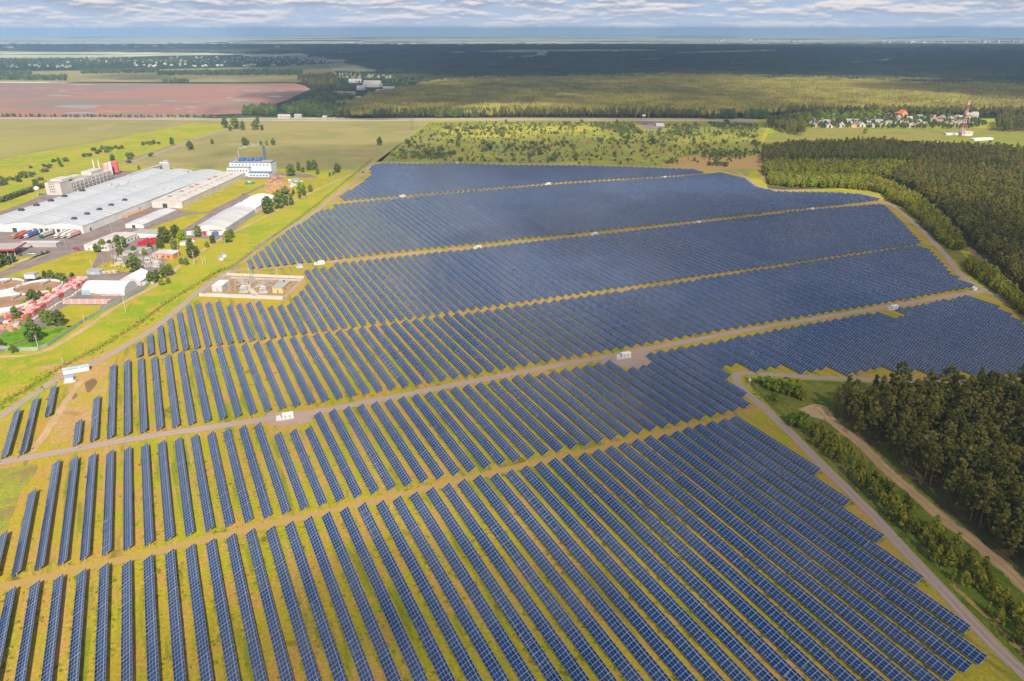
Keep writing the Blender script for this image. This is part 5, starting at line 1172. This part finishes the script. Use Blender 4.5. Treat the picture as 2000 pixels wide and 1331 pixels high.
t = thing('meter_cabinet', 'pale blue meter cabinet on a slab above the walled compound', 'cabinet', (*at(585, 522.5), .12), CA); MB().box(-1.6, 1.6, -1.4, 1.4, .3, 2.3).build('body', M['lblue'], t); MB().box(-2.3, 2.3, -2, 2, 0, .28).build('plinth', M['concrete'], t)
t = thing('gate_cabinet', 'white cabinet and mast at the right road junction', 'cabinet', (*at(1903, 567.5), .12), CA); MB().box(-1.5, 1.5, -.8, .8, 0, 1.8).build('body', M['white'], t); MB().box(-1.8, -1.6, -.1, .1, 0, 3).box(-2.6, -.8, -.05, .05, 2.2, 3.0).build('sign', M['white'], t)
t = thing('camera_post', 'white camera post at the lower road bend', 'post', (*at(1463, 752), .12)); MB().tube((0, 0, 0), (0, 0, 4), .09, n=6).build('post', M['white'], t); MB().box(-.5, .5, -.4, .4, 2.0, 3.1).build('housing', M['white'], t)
car(*at(704, 337), .9, M['white'], 'white car parked where the perimeter road meets the field corner'); car(*at(709, 338), .9, M['dark'], 'dark car parked beside the white one at the field corner')

# communication tower at the right
tw = thing('radio_tower', 'tall red and white lattice tower above the forest edge', 'tower', (*at(1877, 267), .1), .2)
for sct in range(8):
    g = MB(); z0, z1 = 56 * sct / 8, 56 * (sct + 1) / 8; s0, s1 = 2.9 * (1 - .72 * z0 / 56), 2.9 * (1 - .72 * z1 / 56)
    for a, b_ in ((-1, -1), (1, -1), (1, 1), (-1, 1)): g.tube((a * s0, b_ * s0, z0), (a * s1, b_ * s1, z1), .40, n=4)
    zm, sm_ = (z0 + z1) / 2, (s0 + s1) / 2
    for (a, b_, c_, d_) in ((-1, -1, 1, -1), (1, -1, 1, 1), (1, 1, -1, 1), (-1, 1, -1, -1)):
        g.tube((a * s0, b_ * s0, z0), (c_ * sm_, d_ * sm_, zm), .21, n=3).tube((c_ * sm_, d_ * sm_, zm), (a * s1, b_ * s1, z1), .21, n=3).tube((a * s0, b_ * s0, z0), (c_ * s0, d_ * s0, z0), .21, n=3)
    g.build('lattice_section', M['pink'] if sct % 2 == 0 else M['offwhite'], tw)
for z, a in ((30, .5), (38, 2.4), (44, 1.0), (50, 4.0), (34, 5)): MB().tube((1.8 * math.cos(a), 1.8 * math.sin(a), z), (2.3 * math.cos(a), 2.3 * math.sin(a), z), 1.0, n=12).build('dish', M['white'], tw)
MB().tube((0, 0, 56), (0, 0, 62), .12, n=5).build('antenna', M['pink'], tw)
gable('tower_building', 'white two storey block with red roof beside the radio tower', 'building', *at(1899, 265.5), 17, 12, 6.5, 7.2, M['white'], M['roofred'], 0, wins=[('end', 1.5 + 2.6 * i, 2.9 + 2.6 * i, 3.6, 5.2, M['glass'], 'window') for i in range(6)])
gable('long_shed', 'long low white shed in front of the radio tower', 'shed', *at(1940, 273.5), 40, 8, 2.6, 3.2, M['white'], M['tentm'], -.35)
gable('garage_row', 'low white garage row left of the radio tower', 'garage', *at(1874, 264.5), 22, 7, 2.6, 3.0, M['white'], M['tentm'], 0)
mast(805, 255, 26, 'faint lattice power pylon at the corner of the crop field', 2.4, 'dark', 'power pylons', True)
mast(977, 313, 20, 'thin grey pylon standing in the scrub behind the panels', 1.2, 'steel', 'power pylons', True)
for i, (u, v, h) in enumerate(((1240, 238, 15), (1266, 236, 15), (1310, 256, 8), (1497, 262, 14), (1510, 258, 10), (1458, 235, 12))):
    pole(u, v, h, 'distant thin pole %s' % ['left of the asphalt lot', 'right of the asphalt lot', 'before the thicket by the highway', 'at the edge of the village meadow', 'beside the pine copse', 'at the forest edge by the highway'][i], 's', 'distant poles')
sgn = thing('road_sign', 'white sign board by the asphalt lot at the highway', 'sign', (*at(1257, 236), .1)); MB().box(-3, 3, -.1, .1, 8, 11).build('board', M['white'], sgn); MB().box(-.2, .2, -.1, .1, 0, 8).build('post', M['steel'], sgn)
gable('lot_building', 'low grey building on the asphalt lot by the highway', 'building', *at(1297, 247), 14, 14, 3.5, 3.8, M['grey'], M['roofC'], 0)

# village and farm houses
def house(x, y, w_, l_, h_, wm, rm, label, group, az, parts=True, name='house'):
    t = thing(name, label, 'house', (x, y, .1), az, group)
    top = [(-w_ / 2, h_), (0, h_ + w_ * .38), (w_ / 2, h_)]
    MB().prism([(-w_ / 2, 0)] + top + [(w_ / 2, 0)], -l_ / 2, l_ / 2).build('wall', wm, t)
    MB().prism([(-w_ / 2 - .5, h_ - .25), (0, h_ + w_ * .38 + .12), (w_ / 2 + .5, h_ - .25), (w_ / 2 + .5, h_ + .05), (0, h_ + w_ * .38 + .42), (-w_ / 2 - .5, h_ + .05), (-w_ / 2 - .5, h_ - .25)], -l_ / 2 - .5, l_ / 2 + .5).build('roof', rm, t)
    for sx in (-1, 1):
        for yy in (-l_ / 4, l_ / 4): MB().box(sx * w_ / 2 - .06, sx * w_ / 2 + .06, yy - .6, yy + .6, 1.2, 2.5).build('window', M['glass'], t)
    MB().box(-.9, .1, l_ * .2, l_ * .2 + .8, h_ + w_ * .2, h_ + w_ * .38 + 1.2).build('chimney', M['brick'], t); return t
g = random.Random(21); RM = ['roofbrown', 'roofgrey', 'roofgrey', 'roofbrown', 'roofC']; DR = {'roofbrown': 'brown', 'roofgrey': 'grey', 'roofred': 'red', 'roofC': 'pale'}
front = [(1545, 247), (1568, 248), (1590, 247.5), (1618, 249.5), (1642, 249), (1668, 249), (1682, 248), (1700, 249), (1722, 247), (1733, 245)]
for i, (u, v) in enumerate(front):
    rm = RM[i % 5]; house(*at(u, v), g.uniform(8, 11), g.uniform(10, 14), g.uniform(3.2, 4.4), M[g.choice(['offwhite', 'grey', 'yellow', 'offwhite'])], M[rm], '%s roofed house, %s from the left in the front row of the village' % (DR[rm], ordn(i + 1)), 'front row of village houses', g.uniform(-.5, .5))
house(*at(1654, 221.5), 14, 18, 6, M['white'], M['roofC'], 'large pale roofed house among lime green trees in the village', 'village houses', .5)
house(*at(1709, 228), 13, 13, 7, M['brick'], M['pink'], 'tall pinkish house at the back of the village', 'village houses', .3)
house(*at(1759, 229), 17, 17, 7, M['orange'], M['roofred'], 'big house with bright orange red roof at the back of the village', 'village houses', .4)
house(*at(1898, 230), 15, 19, 5, M['white'], M['roofgrey'], 'white house with grey roof just right of the radio tower', 'village houses', 1.2)
k_ = {}
for i in range(84):
    u = g.uniform(1535, 1900); v = g.uniform(226, 246) if u < 1760 else g.uniform(231, 250)
    rm = RM[g.randrange(5)]; house(*at(u, v), g.uniform(6, 9), g.uniform(7, 12), g.uniform(2.6, 4), M[g.choice(['offwhite', 'grey', 'offwhite'])], M[rm], 'small %s roofed house scattered among the village garden trees' % DR[rm], 'small %s roofed village houses' % DR[rm], g.uniform(0, 3.1))
for u, v, w_, l_, rm, lb in ((672, 187, 14, 62, 'roofbrown', 'long white barn with brown roof at the farm by the highway'), (728, 170, 34, 52, 'roofgrey', 'wide grey roofed works hall beyond the farm'), (694, 162, 18, 40, 'roofC', 'white works building with pale roof beyond the farm'), (706, 176, 18, 22, 'roofC', 'white round topped works building before the wide hall'), (742, 182, 12, 18, 'roofC', 'small white building right of the far works'), (672, 199, 10, 14, 'roofbrown', 'small brown roofed house at the farm'), (676, 202.5, 8, 10, 'lblue', 'small bright blue building at the farm'),
                            (700, 196, 10, 14, 'roofC', 'small white house right of the farm'), (760, 175.5, 8, 34, 'roofC', 'low pale building at the bare patch'), (556, 232, 7, 24, 'roofgrey', 'flat grey roadside building by the highway'), (583, 231, 6, 14, 'roofgrey', 'second grey roadside building by the highway'), (635, 234, 5, 8, 'roofgrey', 'small roadside kiosk beside the highway')):
    house(*at(u, v), w_, l_, 5, (M['grey'] if u < 640 else M['offwhite']) if rm != 'lblue' else M['blue'], M[rm], lb, 'farm and works buildings by the highway', math.pi / 2 + g.uniform(-.15, .15), name='farm_building')
st_ = thing('brick_chimney', 'slender brown chimney of the far works', 'chimney', (*at(698, 176), .1)); MB().tube((0, 0, 0), (0, 0, 26), 1.6, 1.0, 8).build('stack', M['brick'], st_)
# the far town: each house small, one mesh
tm = []
for i, (wm, rm) in enumerate((('offwhite', 'roofC'), ('offwhite', 'roofbrown'), ('offwhite', 'roofgrey'))):
    mb = MB().prism([(-6, 0), (-6, 5), (0, 10), (6, 5), (6, 0)], -8, 8); mb.prism([(-7, 4.6), (0, 10.4), (7, 4.6), (0, 10.9), (-7, 4.6)], -8.8, 8.8, 1); tm.append(mb.mesh('town_house', [M[wm], M[rm]]))
DC = ['pale', 'brown roofed', 'grey roofed']
for i in range(290):
    if i < 150: u = 640 - abs(g.gauss(0, 90)); v = g.uniform(112, 124)
    elif i < 230: u = g.uniform(130, 560); v = 118 + g.gauss(0, 3.2)
    elif i < 265: u = g.uniform(250, 640); v = 129 + g.gauss(0, 1.2)
    else: u = g.uniform(0, 140); v = 131 + g.gauss(0, 1.6)
    q = g.randrange(3); o = link('town_house', tm[q], None, (*at(u, v), .1), g.uniform(0, 3)); s_ = g.uniform(.5, .95); o.scale = (s_, s_, s_)
    tag(o, 'tiny %s house in the far town beyond the brown field' % DC[q], 'house', '%s houses of the far town' % DC[q])
fh = np.concatenate([cover(ats([(600, 92.5), (1300, 91), (1300, 88), (600, 90)]), 150), cover(ats([(0, 100), (600, 97), (600, 90), (0, 86)]), 260), cover(ats([(0, 75), (500, 72), (500, 69.5), (0, 70)]), 520), cover(ats([(1400, 84), (2000, 86), (2000, 82), (1400, 80)]), 230)]); fh = fh[R.uniform(size=len(fh)) > .6]
wood('distant_houses', fh, R.uniform(1.2, 3.0, len(fh)), proto_set('town_shape', tm), 'pale specks of far towns and villages near the horizon', 'houses')

# single trees of the works, the fields and the verges
BT = {'leaf': split_proto('broadleaf_tree', BROADS, M['birchbark'], M['leaf'], 'tree', 'tree', 'trees around the works'), 'lime': split_proto('lime_tree', BROADS[:2], M['birchbark'], M['lime'], 'tree', 'tree', 'bright green trees around the works')}
TL = [(265, 534, 11.5, 'leaf', 'big round dark green tree left of the brick workshop'), (322, 477, 11, 'leaf', 'tall dark tree right of the crimson crates'), (345, 466, 9.5, 'leaf', 'leafy tree beside the dark tree near the warehouse'), (357, 476, 8.5, 'lime', 'pale lime tree above the tiny white hut'), (313, 486, 6.5, 'leaf', 'rounded tree at the end of the crimson crates'), (341, 488, 7.5, 'leaf', 'tree behind the brick workshop'), (373, 488, 7.5, 'leaf', 'tree right of the tiny white hut'), (375, 505, 9, 'leaf', 'slim dark tree by the leaning pole'), (387, 463, 8, 'leaf', 'dark tree before the warehouse pallets'),
      (445, 474, 7.5, 'lime', 'bright green tree at the right corner of the warehouse'), (452, 466, 6, 'leaf', 'darker tree behind the bright one at the warehouse corner'), (416, 476, 6, 'leaf', 'bushy tree above the sandy track'), (405, 484, 4, 'lime', 'low bright bush left of the bushy tree'), (523.5, 418, 13, 'leaf', 'dark poplar nearest the white tent halls'), (545, 408, 14.5, 'leaf', 'tall dark poplar in the middle of the three'), (560, 402, 14.5, 'leaf', 'broad dark poplar beside the utility pole'), (569, 401, 7, 'leaf', 'small dark tree at the foot of the poplars'),
      (588, 378, 9.5, 'lime', 'round bright tree right of the timber yard'), (594, 383, 6, 'leaf', 'low tree below the round bright tree'), (607, 375, 6, 'leaf', 'reddish green small tree right of the timber yard'), (573, 380, 4.5, 'leaf', 'low bush left of the round bright tree'), (586, 388, 4.5, 'leaf', 'small bush below the timber yard'), (570, 344, 11, 'leaf', 'dark conical tree right of the boiler house'), (583, 334, 9, 'leaf', 'tree behind the conical tree'), (604, 333, 9.5, 'leaf', 'left tree of the pair behind the yard'), (615, 332, 9.5, 'leaf', 'right tree of the pair behind the yard'), (621, 341, 7, 'leaf', 'lower tree right of the pair'), (592, 337, 5, 'lime', 'small bright tree between the yard trees'), (659, 338, 9, 'leaf', 'lone tree left of the field corner'), (644, 345, 4, 'leaf', 'dark bush beside the lone tree'), (651, 343, 4, 'leaf', 'second dark bush beside the lone tree'),
      (297, 553, 6.5, 'leaf', 'left tree of the dark group beside the sandy track'), (307, 551, 7, 'leaf', 'middle tree of the dark group beside the sandy track'), (322, 543, 7.5, 'leaf', 'right tree of the dark group beside the sandy track'), (333, 538, 6.5, 'leaf', 'tree at the right end of the dark group'), (316, 558, 4, 'lime', 'bright bush below the dark group'), (329, 555, 4, 'lime', 'second bright bush below the dark group'), (355, 517, 4, 'leaf', 'bush left of the braced pole'), (364, 518, 4.5, 'leaf', 'bush beside the braced pole'), (385, 497, 5, 'lime', 'pale bush right of the slim dark tree'),
      (66, 668, 9.5, 'leaf', 'grey green tree in the bright lawn by the fence'), (100, 636, 7.5, 'leaf', 'left willow of the pair below the crate row'), (118, 637, 7.5, 'leaf', 'right willow of the pair below the crate row'), (88, 630, 6.5, 'leaf', 'rear willow below the crate row'), (57, 632, 4, 'lime', 'round bright bush at the end of the crates'), (33, 627, 7, 'leaf', 'dark tree at the near end of the crate row'), (68, 594, 7.5, 'leaf', 'dark tree between two settling tanks'), (80, 588, 5.5, 'leaf', 'lower tree between two settling tanks'), (49, 603, 4.5, 'lime', 'yellow green bush by the lowest tank'), (97, 578, 5, 'lime', 'bright small tree on the rim of the right tank'), (127, 559, 7.5, 'leaf', 'dense tree right of the settling tank'), (116, 550, 5, 'leaf', 'tree behind the dense tree'), (100, 545, 5, 'leaf', 'bush behind the settling tank'), (143, 547, 4.5, 'leaf', 'purple green bush above the crate row'), (88, 543, 4, 'leaf', 'low bush behind the pump house'),
      (203, 489, 7, 'leaf', 'brownish tree left of the switchyard'), (190, 494, 6, 'leaf', 'small tree in front of the office corner'), (216, 487, 6, 'leaf', 'tree before the office wall'), (232, 484, 8, 'leaf', 'bushy tree at the office side'), (242, 484, 7.5, 'leaf', 'second bushy tree at the office side'), (235, 498, 6, 'lime', 'bright tree behind the switchyard gantry'), (262, 496, 5, 'leaf', 'low tree among the shelters'), (282, 499, 4.5, 'lime', 'yellow bush beside the shelters'), (292, 488, 5, 'leaf', 'low tree below the crimson crates'), (5, 520, 8, 'leaf', 'dark tree clump at the left edge by the lawn'), (16, 518, 7, 'leaf', 'second tree of the clump at the left edge'), (25, 514, 6, 'leaf', 'third tree of the clump at the left edge'), (-6, 525, 8, 'leaf', 'tree partly cut by the left edge'), (5, 678, 4, 'leaf', 'small bush outside the fence at the left edge'), (27, 690, 4, 'leaf', 'little conifer outside the fence'),
      (742, 284, 9.5, 'leaf', 'single round tree on the boundary of the crop fields'), (478, 285, 10, 'leaf', 'left tree on the field boundary'), (485, 285.5, 7, 'leaf', 'second tree on the field boundary'), (510, 284, 5, 'leaf', 'small tree behind the blue stack'), (521, 284, 6, 'lime', 'greener tree right of the blue stack'), (534, 284, 8, 'leaf', 'dark tree right of the blue stack'), (372, 293, 10, 'leaf', 'round tree beside the farm road'), (336, 283, 9, 'leaf', 'round tree left of the farm road'), (440, 250, 14, 'leaf', 'left tree of the field grove'), (460, 252, 16, 'leaf', 'tallest tree of the field grove'), (474, 254, 12, 'leaf', 'third tree of the field grove'), (450, 256, 8, 'leaf', 'low tree of the field grove'), (500, 254, 13, 'leaf', 'right tree beside the field grove'), (512, 255, 8, 'leaf', 'low tree right of the field grove'), (504, 241, 9, 'leaf', 'tree where the farm road meets the highway'), (415, 282, 6, 'leaf', 'lone bush in the crop field'), (221, 318, 9, 'leaf', 'round tree behind the pink silos'), (272, 332, 4, 'leaf', 'bush behind the conveyor'),
      (897, 275, 10, 'leaf', 'large round dark bush in the scrub'), (1690, 262, 8, 'lime', 'lone tree in the village meadow')]
used = []
for i, (u, v, h, kd, lb) in enumerate(TL): plant(BT[kd], used, i, *at(u, v), h / 9.6, lb, 'trees around the works' if u < 700 else 'lone trees')
gb = 'bushes on the roadside meadow at the left'
bs_ = [(u, v) for u, v in [(2, 354), (8, 356), (14, 353), (20, 350), (27, 352), (33, 349), (40, 347), (46, 343), (52, 347), (36, 355), (12, 360), (4, 362), (60, 340), (66, 341), (62, 345), (60, 328), (86, 336), (92, 335), (97, 328), (106, 316), (114, 313), (120, 325), (129, 315), (117, 319), (87, 326), (175, 305), (190, 300), (250, 305), (254, 311), (258, 306), (165, 306), (183, 294), (200, 291), (206, 292), (213, 293), (219, 291), (226, 289), (232, 291), (239, 290), (195, 297), (210, 297), (280, 283), (287, 281), (294, 282), (301, 280), (310, 281), (80, 352), (70, 360), (295, 305), (252, 318)]]
nb = 0
for i, (u, v) in enumerate(bs_):
    p = BUSHES[i % 3]; o = link('roadside_bush', bp[i % 3].data, None, (*at(u, v + 1), .05), rnd.uniform(0, 6)); s_ = rnd.uniform(1.2, 2.2); o.scale = (s_, s_, s_ * .9)
    tag(o, 'dark bush scattered on the bright meadow between fields and factory', 'bush', gb)
for i in range(22):
    u = 2 + i * 4.3; v = 396.5 - i * 1.52; o = link('clipped_tree', bp[i % 3].data, None, (*at(u, v), .05), rnd.uniform(0, 6)); o.scale = (1.15, 1.15, 1.9)
    tag(o, 'small dark clipped tree in the straight line beside the factory road', 'tree', 'clipped trees in a line')
BSH = [join_mesh('roadside_shrub', *q, M['birchbark'], M['lime']) for q in BUSHES]
for i, (u, v, s_) in enumerate(((1500, 757, 1.7), (1512, 762, 1.9), (1526, 766, 2.1), (1540, 770, 1.9), (1552, 762, 1.8), (1535, 758, 1.7), (1510, 782, 1.2), (1556, 832, 2.0), (1550, 826, 1.6), (1562, 826, 1.7), (1560, 778, 1.4), (1484, 750, 1.2))):
    o = link('roadside_shrub', BSH[i % 3], None, (*at(u, v), .05), i * 1.1); o.scale = (s_,) * 3; tag(o, 'leafy shrub in the green corner right of the road bend', 'shrub', 'shrubs in the green corner')
# tall wild grass against the rows is left to the ground; low weeds along the ditch

# ------------------------------------------------------------------ haze and the clouds that shade the land
m, T = new_mat('haze_air')
T.n('ShaderNodeOutputMaterial', {'Volume': T.n('ShaderNodeVolumePrincipled', {'Color': (0.35, 0.57, 0.88, 1), 'Density': 0.9e-4, 'Anisotropy': 0.0})})
hzb = MB().box(-23500, 23500, -3000, 23500, -1.0, 175.0).build('haze', m); hzb['kind'] = 'stuff'
def cloud_over(x, y, rx, ry, th, label, op=0.9, alt=1100.0, seed=1, grain=0.5, edge=0.45):
    """a flat-based cumulus with ragged thin edges; its shadow falls on the ground around (x, y)"""
    g = np.random.default_rng(seed); n = 40; rings = 14
    m, T = new_mat('cloud_vapour')
    v = T.n('ShaderNodeTexCoord').outputs['Generated']
    d = T.n('ShaderNodeVectorMath', {0: T.mapping(v, (1, 1, 0)), 1: (.5, .5, 0)}, operation='DISTANCE').outputs['Value']
    ob = T.n('ShaderNodeTexCoord').outputs['Object']
    nz = T.noise(T.mapping(ob, (1, 1, 0.2), 0, (seed * 9.1, 0, 0)), 2.6 / min(rx, ry), 7.0, 0.6, 0.4)
    e = T.math('ADD', T.math('MULTIPLY', T.math('SUBTRACT', 0.5, d), 2.0), T.math('MULTIPLY', T.math('SUBTRACT', nz, 0.5), grain * 3.2))
    a = T.math('MULTIPLY', T.ramp(e, 0.0, edge), 1 - math.sqrt(1 - op))
    df = T.n('ShaderNodeBsdfDiffuse', {'Color': (.85, .85, .87, 1)}); tl = T.n('ShaderNodeBsdfTranslucent', {'Color': (.8, .8, .84, 1)})
    body = T.n('ShaderNodeMixShader', {0: 0.4, 1: df, 2: tl})
    T.n('ShaderNodeOutputMaterial', {'Surface': T.n('ShaderNodeMixShader', {0: a, 1: T.n('ShaderNodeBsdfTransparent'), 2: body})})
    cx, cy = x + SUN.x / SUN.z * alt, y + SUN.y / SUN.z * alt
    ph = g.uniform(0, 6.28, 9); am = g.uniform(.3, 1, 9) * np.array([.13, .12, .10, .08, .06, .05, .05, .04, .03])
    V, Fa = [], []
    for j in range(rings + 1):
        el = math.pi * j / rings
        for i in range(n):
            q = 2 * math.pi * i / n
            r = math.sin(el) * (1 + sum(am[k] * math.sin((k + 2) * q + ph[k]) for k in range(9)))
            z = math.cos(el) * (1 if el < math.pi / 2 else .35) * (1 + .25 * math.sin(5 * q + ph[0] + 4 * el))
            V.append((r * rx * math.cos(q), r * ry * math.sin(q), z * th))
    for j in range(rings):
        for i in range(n):
            i2 = (i + 1) % n; Fa.append([j * n + i, (j + 1) * n + i, (j + 1) * n + i2, j * n + i2])
    return tag(link('cloud', np_mesh('cloud', V, Fa, m, smooth=True), None, (cx, cy, alt)), label, 'cloud')
cloud_over(1900, 5100, 4300, 3500, 150, 'large cumulus cloud shading the distant forest', .97, seed=3, grain=.52)
cloud_over(-100, 5600, 1900, 2900, 120, 'broad cumulus cloud shading the forest left of the middle', .93, seed=5, grain=.4)
cloud_over(-3600, 7400, 4000, 1500, 110, 'long cumulus cloud shading the far left forest', .9, seed=8, grain=.4)
cloud_over(1500, 2000, 620, 560, 90, 'rounded cumulus cloud shading the woods behind the village', .85, seed=21, grain=.4)
cloud_over(-300, 1950, 480, 480, 60, 'small cumulus cloud shading the groves by the highway', .85, seed=9)
cloud_over(300, 250, 380, 440, 36, 'thin veil of cloud shading the right half of the solar field', .78, seed=12, grain=.3, edge=.7)
cloud_over(230, 640, 330, 170, 30, 'ragged cloud shading the middle of the solar field', .68, seed=31, grain=.55, edge=.6)
cloud_over(120, 1010, 700, 170, 25, 'thin shred of cloud shading the rough meadow', .45, seed=14)
cloud_over(-30, 150, 90, 60, 14, 'small scrap of cloud shading a patch of the front rows', .5, seed=17, grain=.6)
